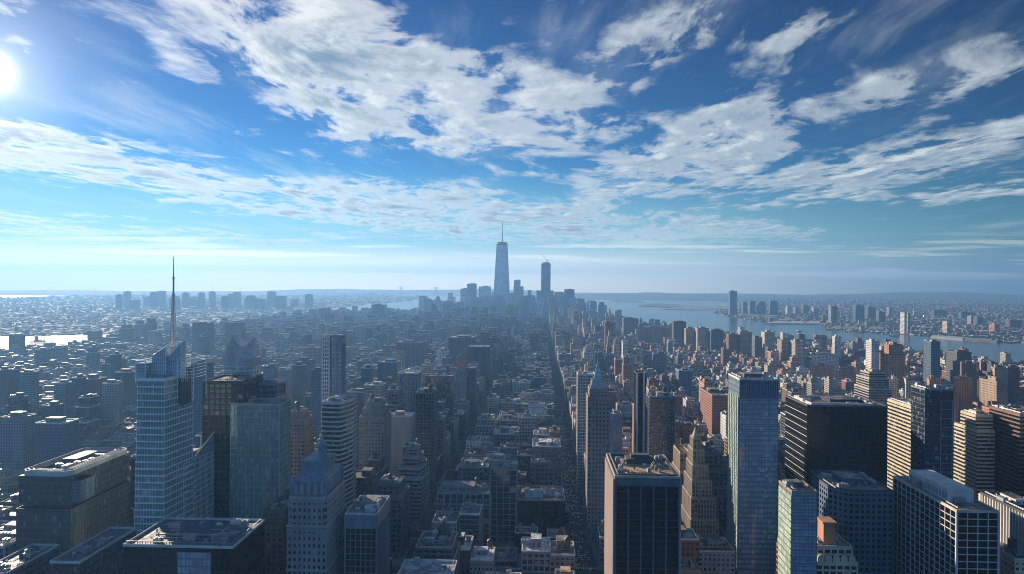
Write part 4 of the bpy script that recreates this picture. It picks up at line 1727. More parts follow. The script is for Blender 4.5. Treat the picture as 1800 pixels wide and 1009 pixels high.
# ------------------------------------------------------------------ middle of town
tower('classic pier-fronted block with a colonnade top storey and cornice', 769, 861, 868, d=585, D=34, st='piers', gl='room', c='steel', roof='gravel', kit={'u': 5, 'p': 4, 'v': 5, 't': 1, 'd': 1},
      nm='office_block', cat='office block', steps=[(.74, 1, 1, 0, 0), (.80, 1.03, 1.03, 0, 0), (1, 1, 1, 0, 0)], over=(4.2, 5.4, .6, 1.1, .6, .3), windows=60, phrase='the colonnade block')
tower('pale square-gridded office cube behind the colonnade block', 862, 908, 826, d=600, D=26, st='grid', gl='ink', c='steel', roof='gravel', kit={'u': 3, 'p': 4, 'v': 3}, over=(4.6, 6.2, .6, .55, .45, .35),
      nm='office_block', cat='office block', windows=40, phrase='the square-gridded cube')
tower('bluish-roofed loft block with blue tarps left of the square-gridded cube', 806, 858, 822, d=668, D=34, st='loft', gl='room', c='slate', roof='navy', rim='grey', kit={'u': 6, 'v': 4, 'd': 1, 'p': 3},
      nm='loft_building', cat='loft building', phrase='the blue-roofed loft')
r, P, H, _ = tower('big dark windowless box with a rim roof and slanting skylight ridges', 908, 993, 880, d=600, D=40, st='slab', gl='ink', c='black', roof='tar', rim='tan', kit={'u': 4, 'v': 5},
                   nm='warehouse', cat='warehouse', phrase='the dark windowless box')
mb = MB()
for x0_, y0_ in ((-14, -12), (4, -6)):
    a, b = (x0_, y0_), (x0_ + 15, y0_)
    mb.face([(x0_, y0_, H + .1), (x0_ + 16, y0_, H + .1), (x0_ + 16, y0_ + 6, H + 4.5), (x0_, y0_ + 6, H + 4.5)])
    mb.face([(x0_ + 16, y0_ + 10, H + .1), (x0_, y0_ + 10, H + .1), (x0_, y0_ + 6, H + 4.5), (x0_ + 16, y0_ + 6, H + 4.5)])
    mb.face([(x0_, y0_ + 10, H + .1), (x0_, y0_, H + .1), (x0_, y0_ + 6, H + 4.5)])
    mb.face([(x0_ + 16, y0_, H + .1), (x0_ + 16, y0_ + 10, H + .1), (x0_ + 16, y0_ + 6, H + 4.5)])
mb.build('skylight', GLASS['mist'](), r)
r, P, H, _ = tower('grey setback block crowned by a bright cluttered blue-white roof', 936, 986, 786, d=695, D=34, st='punched', gl='room', c='slate', roof='white', rim='white', kit={'u': 9, 'v': 8, 'd': 1, 'p': 3},
                   nm='loft_building', cat='loft building', phrase='the bright-roofed setback block', windows=60)
tower('low stepped annex below the bright-roofed setback block', 934, 972, 815, d=672, D=16, st='loft', gl='room', c='slate', roof='gravel', kit={'u': 3, 'v': 3}, nm='loft_building', cat='loft building', phrase='the stepped annex')
r, P, H, _ = tower('dark trapezoid-roofed block with a stepped deck and small turret', 722, 797, 968, d=437, D=34, st='loft', gl='room', c='slate', roof='tar', rim='stone', kit={'u': 5, 'v': 5, 'd': 1},
                   nm='loft_building', cat='loft building', steps=[(.86, 1, 1, 0, 0), (1, .86, .8, .02, .03)], phrase='the trapezoid-roofed block', windows=40)
mb = MB()
mb.prism(circ(4, 9, 4.2, 8, .39), H, H + 6, 0, 0)
mb.loft(circ(4, 9, 4.4, 8, .39), H + 6, circ(4, 9, .4, 8, .39), H + 10, 0, 0)
mb.build('turret', wallm('dark'), r)
tower('broad grey skylit roof with a white rim cut by the frame bottom', 694, 792, 1024, d=366, D=28, st='loft', gl='room', c='slate', roof='silver', rim='white', kit={'u': 2, 'v': 2},
      nm='loft_building', cat='loft building', phrase='the grey skylit roof')
for a, b, y, d_, D_, c_, rf, rm, lb in [
        (846, 907, 986, 520, 24, 'dark', 'tar', 'grey', 'low dark block with a framed top storey at the frame bottom'),
        (925, 960, 982, 505, 26, 'dark', 'tar', 'white', 'low block with a white-outlined square roof well'),
        (962, 994, 946, 560, 18, 'black', 'tar', 'white', 'small white-rimmed roof with a row of pale hatches'),
        (966, 986, 972, 520, 18, 'slate', 'navy', 'white', 'tiny roof terrace with rounded white rim'),
        (972, 1000, 899, 640, 20, 'slate', 'gravel', 'grey', 'narrow corner block on the avenue beside the dark windowless box'),
        (905, 945, 938, 575, 14, 'black', 'tar', 'white', 'sunken flat roof with a pale bar in front of the dark windowless box')]:
    tower(lb, a, b, y, d=d_, D=D_, st='loft', gl='ink', c=c_, roof=rf, rim=rm, kit={'u': 3, 'v': 3}, nm='low_building', cat='low building', phrase=phr(lb))
tower('stepped wavy-terraced apartment block on the left side of the long avenue', 700, 738, 812, d=640, D=44, st='bands', gl='night', c='grey', roof='gravel', kit={'u': 4, 't': 1, 'p': 3}, nm='apartment_block', cat='apartment block',
      steps=[(.72, 1.1, 1, 0, 0), (.86, .95, .85, -.03, .06), (1, .7, .6, -.05, .14), (1.12, .4, .35, -.05, .2)], poly=bow_right(.25), over=(3.6, 6, 1.2, 0, .1, .45), phrase='the wavy-terraced block')
tower('glass-sided terrace block lower down in front of the wavy-terraced block', 655, 706, 858, d=560, D=34, st='loft', gl='night', c='slate', roof='gravel', kit={'u': 7, 'v': 4, 'd': 1, 't': 1}, nm='apartment_block', cat='apartment block',
      steps=[(.85, 1, 1, 0, 0), (1, .75, .7, -.05, .1)], phrase='the terrace block')

# right of the middle
r, P, H, _ = tower('white-gridded residential tower with a sunlit cream edge strip', 1016, 1046, 659, H=122, D=22, st='grid', gl='night', c='white', roof='silver', kit={'u': 2}, over=(3.5, 2.6, .9, .55, .4, .3),
                   nm='apartment_tower', phrase='the white-gridded tower')
r, P, H, _ = tower('masonry tower with rows of square windows and a glassy stepped crown', 1034, 1071, 700, H=124, D=24, st='punched', gl='room', c='taupe', roof='gravel', kit={}, nm='masonry_tower',
                   steps=[(1.0, 1, 1, 0, 0), (1.055, .84, .84, 0, 0)], windows=90, phrase='the glassy-crowned masonry tower')
mb = MB()
hw = 6.5
zc = H * 1.055
mb.loft(rect(-hw, hw, -8, 8), zc, rect(-hw * .72, hw * .72, -6, 6), zc + 8, 0, 0)
mb.loft(rect(-hw * .55, hw * .55, -5, 5), zc + 8, rect(-hw * .12, hw * .12, -1, 1), zc + 21, 0, 0)
cg = mb.build('crown_glass', GLASS['sky'](), r)
mb = MB()
lattice(mb, rect(-hw, hw, -8, 8), zc, rect(-hw * .72, hw * .72, -6, 6), zc + 8, 2.6, 2.2, .3, .35, .3, .2)
mb.tube((0, 0, zc + 20), (0, 0, zc + 26), .3, 6, 0, .1)
mb.build('crown_frame', wallm('stone'), cg)
r, P, H, _ = tower('slim black tower with two tall white corner stripes', 1119, 1136, 657, H=126, D=20, st='slab', gl='ink', c='black', roof='tar', kit={}, phrase='the white-striped black tower')
for x in (-P[1][0] + 0, 2.0):
    mb = MB()
    mb.box(x - .3, x + 1.7, P[0][1] - .75, P[0][1] - .15, 0, H + 1)
    mb.build('corner_stripe', wallm('white'), r)
tower('dark residential slab with a sunlit cream flank behind the tan-roofed tower', 1142, 1186, 700, H=112, D=24, st='grid', gl='night', c='slate', roof='gravel', kit={'u': 4, 'p': 4, 't': 1}, over=(3.3, 2.4, .55, .4, .3, .22),
      nm='apartment_tower', phrase='the cream-flanked dark slab')
tower('pale blank-panelled block beside the glassy-crowned masonry tower', 1072, 1094, 730, d=760, D=20, st='slab', gl='mist', c='steel', roof='silver', kit={'u': 2}, phrase='the blank pale block', nm='office_block', cat='office block')

# the dark tower with the tan roof
r, P, H, _ = tower('dark grid-fronted tower with a sandy railed roof and pale ribbed flank', 1081, 1195, 840, H=111, D=52, st='slab', gl='ink', c='dark', roof='sand', rim='stone', kit={},
                   phrase='the sandy-roofed dark tower', over=(3.9, 50, .3, 0, .1, .14))
W2, q2 = P[1][0], -P[0][1]
mb = MB()
for i in range(6):
    x = -W2 + .5 + i * (2 * W2 - 1) / 5
    mb.box(x - .35, x + .35, -q2 - .95, -q2, 0, H - 4)
mb.box(-W2, W2, -q2 - .9, -q2, H - 4.5, H - .4)
mb.build('pier_frame', wallm('slate'), r)
mb = MB()
for i in range(26):
    y = -q2 + 1 + i * (2 * q2 - 2) / 25
    mb.box(-W2 - 1.0, -W2, y - .5, y + .5, 0, H - 1)
    mb.box(W2, W2 + 1.0, y - .5, y + .5, 0, H - 1)
mb.build('flank_rib', plain('pinkish stone rib', (.46, .37, .33), .8, .15), r)
rnd = random.Random(3)
mb = MB()
mb.box(-8, 9, 4, 15, H + .05, H + 3.2, 0)
mb.box(-5, 6, 7, 13, H + 3.2, H + 5)
mb.build('penthouse', wallm('dark'), r)
for x, y, s_ in ((-14, -16, .8), (-13, -8, .8), (-13, 8, .9), (14, 14, .9), (12, 17, .7), (3, -14, .7), (9, -13, .7)):
    add_piece(r, 'unit%d' % rnd.randrange(3), x, y, H + .05, rnd.choice((0, 1.57)), s_)
for sx in (-1, 1):
    mb = MB()
    for i in range(9):
        a0, a1 = math.pi * i / 9, math.pi * (i + 1) / 9
        mb.tube((sx * 9 + 4 * math.cos(a0), -9, H + .1 + 5 * math.sin(a0)), (sx * 9 + 4 * math.cos(a1), -9, H + .1 + 5 * math.sin(a1)), .35, 6)
        mb.tube((sx * 9 + 4 * math.cos(a0), -6, H + .1 + 5 * math.sin(a0)), (sx * 9 + 4 * math.cos(a1), -6, H + .1 + 5 * math.sin(a1)), .35, 6)
    mb.build('roof_hoop', DARKM(), r)
mb = MB()
ring(mb, rect(-W2 + 2.2, W2 - 2.2, -q2 + 2.2, q2 - 2.2), H, H + 1.6, .12, .12)
mb.build('walkway_rail', wallm('dark'), r)

# the tan stepped tower with a pointed crown
r, P, H, _ = tower('tan pointed ziggurat tower with ribbed sunlit flanks stepping up to a spire', 1216, 1262, 850, d=560, D=42, st='piers', gl='room', c='fawn', roof='brown', kit={}, nm='masonry_tower',
                   steps=[(.55, 1.05, 1.0, .0, 0), (.80, .92, .88, -.02, 0), (1.0, .74, .72, -.05, 0), (1.18, .58, .56, -.08, 0), (1.36, .42, .42, -.12, 0), (1.50, .26, .28, -.15, 0)],
                   over=(3.6, 2.5, .9, .9, .5, .3), phrase='the tan ziggurat tower')
W2 = P[1][0] * 2
mb = MB()
zc = H * 1.5
mb.loft(rect(-W2 * .26, -W2 * .04, -4, 4), zc, rect(-W2 * .16, -W2 * .14, -.5, .5), zc + 8, 0, 0)
mb.build('spire', wallm('fawn'), r)
tower('tan ribbed wing of a setback block beside the sandy-roofed dark tower', 1197, 1216, 800, d=600, D=36, st='piers', gl='room', c='tan', roof='brown', kit={'t': 1}, over=(3.6, 2.5, .8, .9, .5, .3), nm='masonry_tower',
      steps=[(.8, 1.1, 1, 0, 0), (1, .9, .8, 0, .05)], phrase='the tan ribbed wing')
tower('dark stepped block with many rooftop terraces behind the blue-paned glass tower', 1240, 1282, 806, d=640, D=44, st='loft', gl='night', c='slate', roof='tar', kit={'u': 5, 't': 1, 'p': 4, 'v': 3}, nm='loft_building', cat='loft building',
      steps=[(.6, 1.15, 1.1, 0, 0), (.8, 1, .9, 0, .03), (1, .75, .6, -.03, .1)], phrase='the many-terraced block')

# the tall blue-paned tower with the pale green flank
r, P, H, _ = tower('tall blue-paned glass tower with a pale green sunlit flank', 1300, 1368, 668, H=151, D=30, st='slab', gl='sky', c='blue', roof='silver', rim='white', kit={'u': 3, 'p': 3}, over=(3.8, 2.4, .32, .14, .10, .07),
                   phrase='the blue-paned tower', nm='glass_tower')
W2, q2 = P[1][0], -P[0][1]
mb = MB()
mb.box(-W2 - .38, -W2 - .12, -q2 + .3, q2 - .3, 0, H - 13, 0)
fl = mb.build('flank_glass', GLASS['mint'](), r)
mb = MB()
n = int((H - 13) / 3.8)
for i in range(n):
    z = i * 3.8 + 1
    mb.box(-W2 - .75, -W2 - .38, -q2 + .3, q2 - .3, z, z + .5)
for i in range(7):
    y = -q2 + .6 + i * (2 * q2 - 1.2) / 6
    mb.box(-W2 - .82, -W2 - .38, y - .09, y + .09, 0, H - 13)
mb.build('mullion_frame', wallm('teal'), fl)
mb = MB()
for i in range(22):
    x = -W2 + (i + .5) * 2 * W2 / 22
    mb.box(x - .35, x + .35, -q2 - .34, -q2 - .1, H - 12.4, H - .5)
mb.box(-W2, W2, -q2 - .3, -q2 - .1, H - 13, H - 12.4)
mb.build('louver_slat', wallm('blue'), r)
rnd = random.Random(8)
lit = plain('pale drawn blind', (.50, .49, .43), .6, .1)
for i in range(18):
    col_ = rnd.choice((1, 1, 1, 0, 2, rnd.randrange(-10, 11)))
    fx = rnd.choice((.1, .3, .55, .8)) * W2 + rnd.uniform(-.05, .05) * W2
    fz = H - 20 - rnd.random() ** .8 * 100
    fz = math.floor(fz / 3.775) * 3.775 + .45
    mb = MB()
    mb.box(fx, fx + rnd.choice((1.8, 2.6, 3.6)), -q2 - .06 - .0004 * i, -q2 + .1, fz, fz + rnd.choice((1.6, 2.4, 3.0)))
    mb.build('window_blind', lit, r)

r, P, H, _ = tower('slim blue glass tower with a mint sunlit flank beside the black slab', 1392, 1436, 866, H=105, D=21, st='slab', gl='sky', c='blue', roof='gravel', rim='tan', kit={'u': 3, 'v': 3, 'p': 3}, over=(3.8, 2.2, .3, .12, .10, .07),
                   phrase='the mint-flanked slim tower', nm='glass_tower')
W2, q2 = P[1][0], -P[0][1]
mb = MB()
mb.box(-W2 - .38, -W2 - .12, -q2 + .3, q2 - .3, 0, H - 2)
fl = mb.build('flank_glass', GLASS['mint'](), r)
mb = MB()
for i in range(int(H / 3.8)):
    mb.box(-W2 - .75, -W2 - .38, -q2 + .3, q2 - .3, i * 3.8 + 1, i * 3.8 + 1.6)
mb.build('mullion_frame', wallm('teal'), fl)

# the black slab
r, P, H, _ = tower('big black office slab with thin white lines striping its flank', 1419, 1560, 715, H=116, D=54, st='slab', gl='ink', c='black', roof='tar', rim='dark', kit={'u': 8, 'v': 5, 'd': 1, 'p': 3}, phrase='the black slab')
W2, q2 = P[1][0], -P[0][1]
mb = MB()
n = int(H / 6.2)
for i in range(n - 1):
    z = H - 8 - i * 6.2
    mb.box(-W2 - .3, -W2, -q2 + .2, q2 - .2, z, z + .42)
mb.build('flank_stripe_trim', wallm('white'), r)
mb = MB()
ring(mb, rect(-W2 + 6, W2 - 10, -q2 + 6, q2 - 6), H, H + 2.2, .4, .4)
mb.build('roof_screen', wallm('white'), r)

r, P, H, _ = tower('dark tower with round-cornered small square windows in front of the black slab', 1466, 1570, 864, H=91, D=44, st='punched', gl='ink', c='blue', roof='gravel', rim='dark', kit={'u': 8, 'p': 4, 'v': 5, 'd': 1},
                   poly=chamfer(9, (0, 3)), over=(3.6, 3.3, 1.5, 1.3, .4, .34), phrase='the small-windowed dark tower')

# white-framed slab with the sunlit flank
r, P, H, _ = tower('black glass slab caged in a white square frame, with a pale roof house', 1682, 1755, 900, H=95, D=70, st='grid', gl='ink', c='white', roof='gravel', rim='cream', kit={'u': 5, 'v': 4}, over=(3.9, 5.4, .42, .38, .50, .38),
                   phrase='the white-caged slab', windows=0)
W2, q2 = P[1][0], -P[0][1]
mb = MB()
mb.box(-W2 * .55, W2 * .75, -q2 * .5, q2 * .75, H + .05, H + 7.5)
ph = mb.build('penthouse', wallm('white'), r)
mb = MB()
for i in range(14):
    y = -q2 * .46 + i * q2 * .085
    mb.box(-W2 * .55 - .12, -W2 * .55, y, y + q2 * .05, H + 1.5, H + 5)
mb.build('louver_slat', wallm('grey'), ph)
r, P, H, _ = tower('dark block ribbed with closely spaced white upright fins', 1803, 1860, 905, H=87, D=42, st='piers', gl='ink', c='white', roof='tar', rim='dark', kit={'u': 4, 'v': 3, 'p': 3}, over=(3.9, 2.6, .3, .85, .9, .1),
                   phrase='the white-finned block', nm='office_block', cat='office block')

# the ornate little building at the bottom
r, P, H, _ = tower('small ornate cream building with arched gables and an orange-lit roof tower', 1436, 1505, 966, d=415, D=30, st='loft', gl='room', c='cream', roof='gravel', kit={'u': 2, 'v': 3}, nm='ornate_building', cat='old building',
                   steps=[(.88, 1.05, 1, 0, 0), (1, .9, .85, 0, .03)], windows=40, phrase='the ornate cream building')
W2, q2 = P[1][0], -P[0][1]
mb = MB()
mb.box(-W2 * .35, W2 * .25, -q2 * .4, q2 * .2, H, H + 12)
mb.box(-W2 * .42, W2 * .32, -q2 * .46, q2 * .26, H + 12, H + 13)
mb.build('roof_tower', wallm('orange'), r)  # the low sun's orange is painted into this box's walls
for x in (-.8, -.4, 0, .4, .8):
    mb = MB()
    xx_ = x * W2
    pts = [(xx_ - 1.9, -q2 * 1.02, H * .88)] + [(xx_ + 1.9 * math.cos(math.pi - t), -q2 * 1.02, H * .88 + 2.6 + 2.4 * math.sin(t)) for t in np.linspace(0, math.pi, 9)] + [(xx_ + 1.9, -q2 * 1.02, H * .88)]
    mb.face(pts[::-1])
    bk = [(p[0], p[1] + .9, p[2]) for p in pts]
    mb.face(bk)
    for i in range(len(pts) - 1):
        mb.face([pts[i], pts[i + 1], bk[i + 1], bk[i]])
    mb.build('gable', wallm('cream'), r)
tower('yellow stone corner building with deep windows at the lower frame edge', 1784, 1840, 985, d=420, D=30, st='punched', gl='room', c='cream', roof='tar', kit={'u': 2, 'v': 2, 't': 1}, nm='ornate_building', cat='old building', phrase='the yellow stone corner')

# towers behind on the right
tower('glass tower with cream-striped sunlit flank half behind the blue corner tower', 1602, 1640, 716, d=640, D=42, st='bands', gl='night', c='cream', roof='gravel', kit={'u': 3}, over=(3.4, 6, 1.6, 0, .1, .5), phrase='the cream-striped tower')
r, P, H, _ = tower('dark blue glass tower with a crisp flat top and framed front panel', 1626, 1676, 686, H=140, D=20, st='slab', gl='night', c='blue', roof='tar', rim='steel', kit={'u': 3, 'v': 2}, over=(3.8, 2.0, .35, .12, .12, .08),
                   phrase='the flat-topped blue tower', nm='glass_tower')
W2, q2 = P[1][0], -P[0][1]
mb = MB()
lattice(mb, rect(W2 * .1, W2 * .9, -q2 - .5, -q2 - .1), H * .45, rect(W2 * .1, W2 * .9, -q2 - .5, -q2 - .1), H - 8, 7, 50, .3, .3, .2, .15)
mb.build('panel_frame', METAL(), r)
tower('dark tower with a stepped cream balcony flank right of the flat-topped blue tower', 1719, 1748, 732, H=108, D=34, st='bands', gl='night', c='cream', roof='gravel', kit={'u': 3, 'p': 3}, over=(3.4, 6, 1.5, 0, .1, .5), nm='apartment_tower',
      steps=[(.88, 1, 1, 0, 0), (1, 1, .62, 0, -.1)], phrase='the stepped balcony tower')
tower('dark grid tower with a sunlit balcony flank rising behind the black slab', 1530, 1566, 657, d=960, D=44, st='bands', gl='night', c='stone', roof='gravel', kit={'p': 4, 'u': 3}, over=(3.5, 6, 1.2, 0, .1, .5), nm='apartment_tower',
      steps=[(.8, 1.12, 1, 0, 0), (.93, 1, .85, 0, 0), (1, .8, .6, 0, 0)], phrase='the balcony-flanked grid tower')
tower('tan-orange stepped tower with a red rooftop billboard', 1752, 1768, 722, d=900, D=36, st='punched', gl='room', c='orange', roof='gravel', kit={'t': 1, 'u': 1}, nm='masonry_tower',
      steps=[(.7, 1.2, 1.1, 0, 0), (.88, 1, 1, 0, 0), (1, .8, .7, 0, 0)], phrase='the red-billboard tower')
r = SHAPES[-1][0]
mb = MB()
Hh = r['_H']
mb.box(-4, 4, -6, -5.2, Hh + 2, Hh + 10)
mb.tube((-3, -5.4, Hh), (-3, -5.4, Hh + 2.5), .3, 4)
mb.tube((3, -5.4, Hh), (3, -5.4, Hh + 2.5), .3, 4)
mb.build('billboard', plain('red board', (.55, .05, .05), .6, .1), r)
tower('brown tower with white floor stripes at the far edge of the frame', 1793, 1850, 730, d=600, D=40, st='bands', gl='ink', c='brown', roof='tar', rim='brown', kit={'u': 3}, over=(3.6, 6, 1.3, 0, .1, .4), nm='apartment_tower',
      phrase='the brown striped tower')
tower('very tall pale tower only just entering the frame at its edge', 1848, 1920, 548, d=560, D=22, st='piers', gl='mist', c='white', roof='silver', kit={}, over=(3.8, 3, .8, .9, .4, .3), phrase='the pale edge tower')

MR = [   # right-hand mid distance: px0, px1, ytop, d, D, colour, roof, rot deg, label
    (1128, 1182, 576, 2600, 60, 'pink', 'gravel', -34, 'long pink brick riverside warehouse with rows of windows'),
    (1436, 1476, 624, 1750, 40, 'white', 'gravel', -38, 'white-walled slab standing above a pink brick block'),
    (1434, 1466, 643, 1560, 34, 'pink', 'gravel', -38, 'broad pink brick block glowing in the sun before a white-walled slab'),
    (1478, 1512, 648, 1520, 30, 'orange', 'gravel', -38, 'orange brick block with a stepped roofline'),
    (1532, 1546, 600, 1500, 26, 'white', 'silver', 0, 'white-flanked tower on the near river bank'),
    (1562, 1592, 607, 1480, 46, 'orange', 'tar', 0, 'stepped orange brick tower with a dark roof house'),
    (1637, 1653, 601, 1520, 30, 'blue', 'gravel', 0, 'blue glass tower with a white-braced flank on the river bank'),
    (1682, 1708, 620, 1420, 36, 'slate', 'tar', 0, 'dark slab with a lit brick flank by the river'),
    (1738, 1760, 640, 1330, 34, 'slate', 'tar', 0, 'dark double-topped tower by the river'),
    (1184, 1206, 566, 2450, 30, 'dark', 'tar', 0, 'dark waterside block with a boxy roof beside the pink warehouse'),
    (1206, 1222, 578, 2350, 30, 'tan', 'gravel', 0, 'tan waterside block next to a dark boxy block'),
    (1226, 1246, 577, 2300, 34, 'stone', 'gravel', 0, 'pale stone waterside block with two lit bays'),
    (1250, 1272, 580, 2250, 34, 'blue', 'gravel', 0, 'blue waterside slab between pale flanks'),
    (1281, 1298, 588, 2150, 30, 'brown', 'gravel', 0, 'brown twin-shafted waterside block'),
    (1301, 1322, 583, 2150, 34, 'tan', 'silver', 0, 'tan waterside block with a cream roof house'),
    (1327, 1340, 594, 2050, 30, 'slate', 'gravel', 0, 'slim dark waterside slab between two tan blocks'),
    (1344, 1362, 584, 2150, 34, 'cream', 'gravel', 0, 'cream-topped waterside slab beside a slim dark one'),
    (1374, 1391, 598, 1950, 36, 'tan', 'gravel', 0, 'tan apartment slab with gridded lit flank near the water'),
    (1398, 1415, 600, 1900, 36, 'stone', 'gravel', 0, 'round-topped pale apartment slab near the water'),
    (1446, 1457, 592, 2050, 24, 'pink', 'silver', -25, 'small pink block close to the river edge'),
    (1468, 1478, 592, 2050, 20, 'white', 'silver', 0, 'small white block close to the river edge'),
    (1500, 1514, 618, 1800, 24, 'red', 'gravel', -25, 'small red brick block behind the orange stepped roofline'),
    (1060, 1082, 566, 2700, 34, 'slate', 'silver', 0, 'low dark block at the river bend below downtown'),
    (1096, 1122, 560, 2900, 40, 'slate', 'gravel', 0, 'long dark shed roof at the river bend'),
    (1113, 1130, 616, 1900, 26, 'cream', 'gravel', 0, 'cream-flanked apartment tower amid low rooftops'),
    (1150, 1172, 622, 1750, 30, 'slate', 'gravel', 0, 'slate tower with an orange-lit flank amid low rooftops'),
    (1083, 1096, 600, 2100, 26, 'stone', 'gravel', 0, 'small pale-flanked slab amid low rooftops'),
    (1193, 1216, 652, 1300, 30, 'blue', 'silver', 0, 'ribbed blue slab standing alone amid low rooftops'),
    (1238, 1258, 674, 1080, 36, 'orange', 'gravel', 0, 'cream and orange corner block left of the blue-paned tower'),
    (1252, 1282, 696, 950, 70, 'red', 'gravel', 0, 'long red-flanked loft leading to the blue-paned tower'),
    (982, 1004, 623, 1750, 30, 'slate', 'white', 0, 'dark avenue block with a bright square outline'),
    (1046, 1062, 622, 1800, 26, 'slate', 'gravel', 0, 'small dark avenue block with a pale fin'),
    (1688, 1716, 668, 1120, 26, 'orange', 'gravel', -30, 'broad orange brick apartment slab catching the sun'),
    (1730, 1748, 672, 1080, 26, 'tan', 'gravel', -30, 'tan gridded apartment slab right of the orange slab'),
    (1752, 1772, 672, 1040, 40, 'tan', 'gravel', 0, 'tan apartment tower with a framed roof house'),
    (1672, 1688, 690, 1050, 24, 'pink', 'gravel', -20, 'pale pink tower at the near end of the orange slab'),
    (1698, 1720, 640, 1330, 26, 'brown', 'gravel', -25, 'brown block low beside the dark riverside slab'),
    (1726, 1740, 637, 1350, 24, 'orange', 'gravel', -25, 'orange-brown block before the double-topped tower'),
    (1755, 1775, 648, 1280, 26, 'tan', 'gravel', -20, 'tan waterside apartment block below the far river bend'),
    (1778, 1796, 646, 1300, 26, 'brown', 'gravel', -20, 'brown waterside apartment block nearest the frame edge by the river'),
    (1600, 1618, 668, 1150, 30, 'cream', 'gravel', -20, 'pair of cream ribbed slabs joined above the cream-striped tower'),
    (1640, 1655, 668, 1180, 26, 'orange', 'gravel', -20, 'orange gridded tower behind the flat-topped blue tower'),
    (1570, 1584, 668, 1180, 26, 'cream', 'silver', -20, 'short cream block between the grid tower and the ribbed slabs'),
    (1522, 1532, 668, 1150, 22, 'cream', 'gravel', 0, 'small cream tower left of the balcony-flanked grid tower'),
    (1440, 1462, 698, 1000, 40, 'tan', 'gravel', -30, 'tan low block above the black slab roof'),
]
for a, b, y, d_, D_, c_, rf, ro, lb in MR:
    k = {'p': 0, 'u': 2} if d_ < 1600 else {'p': 0}
    if d_ < 1250:
        k['t'] = 1
    st = None
    if 'stepped' in lb or 'double' in lb:
        st = [(.8, 1, 1, 0, 0), (1, .6, .8, .12, 0)]
    simple(lb, a, b, y, d=d_, D=D_, c=c_, roof=rf, rot=R_(ro), kit=k, steps=st, nm='warehouse' if 'warehouse' in lb or 'loft' in lb or 'shed' in lb else 'apartment_block', cat='apartment block',
           phrase=phr(lb))


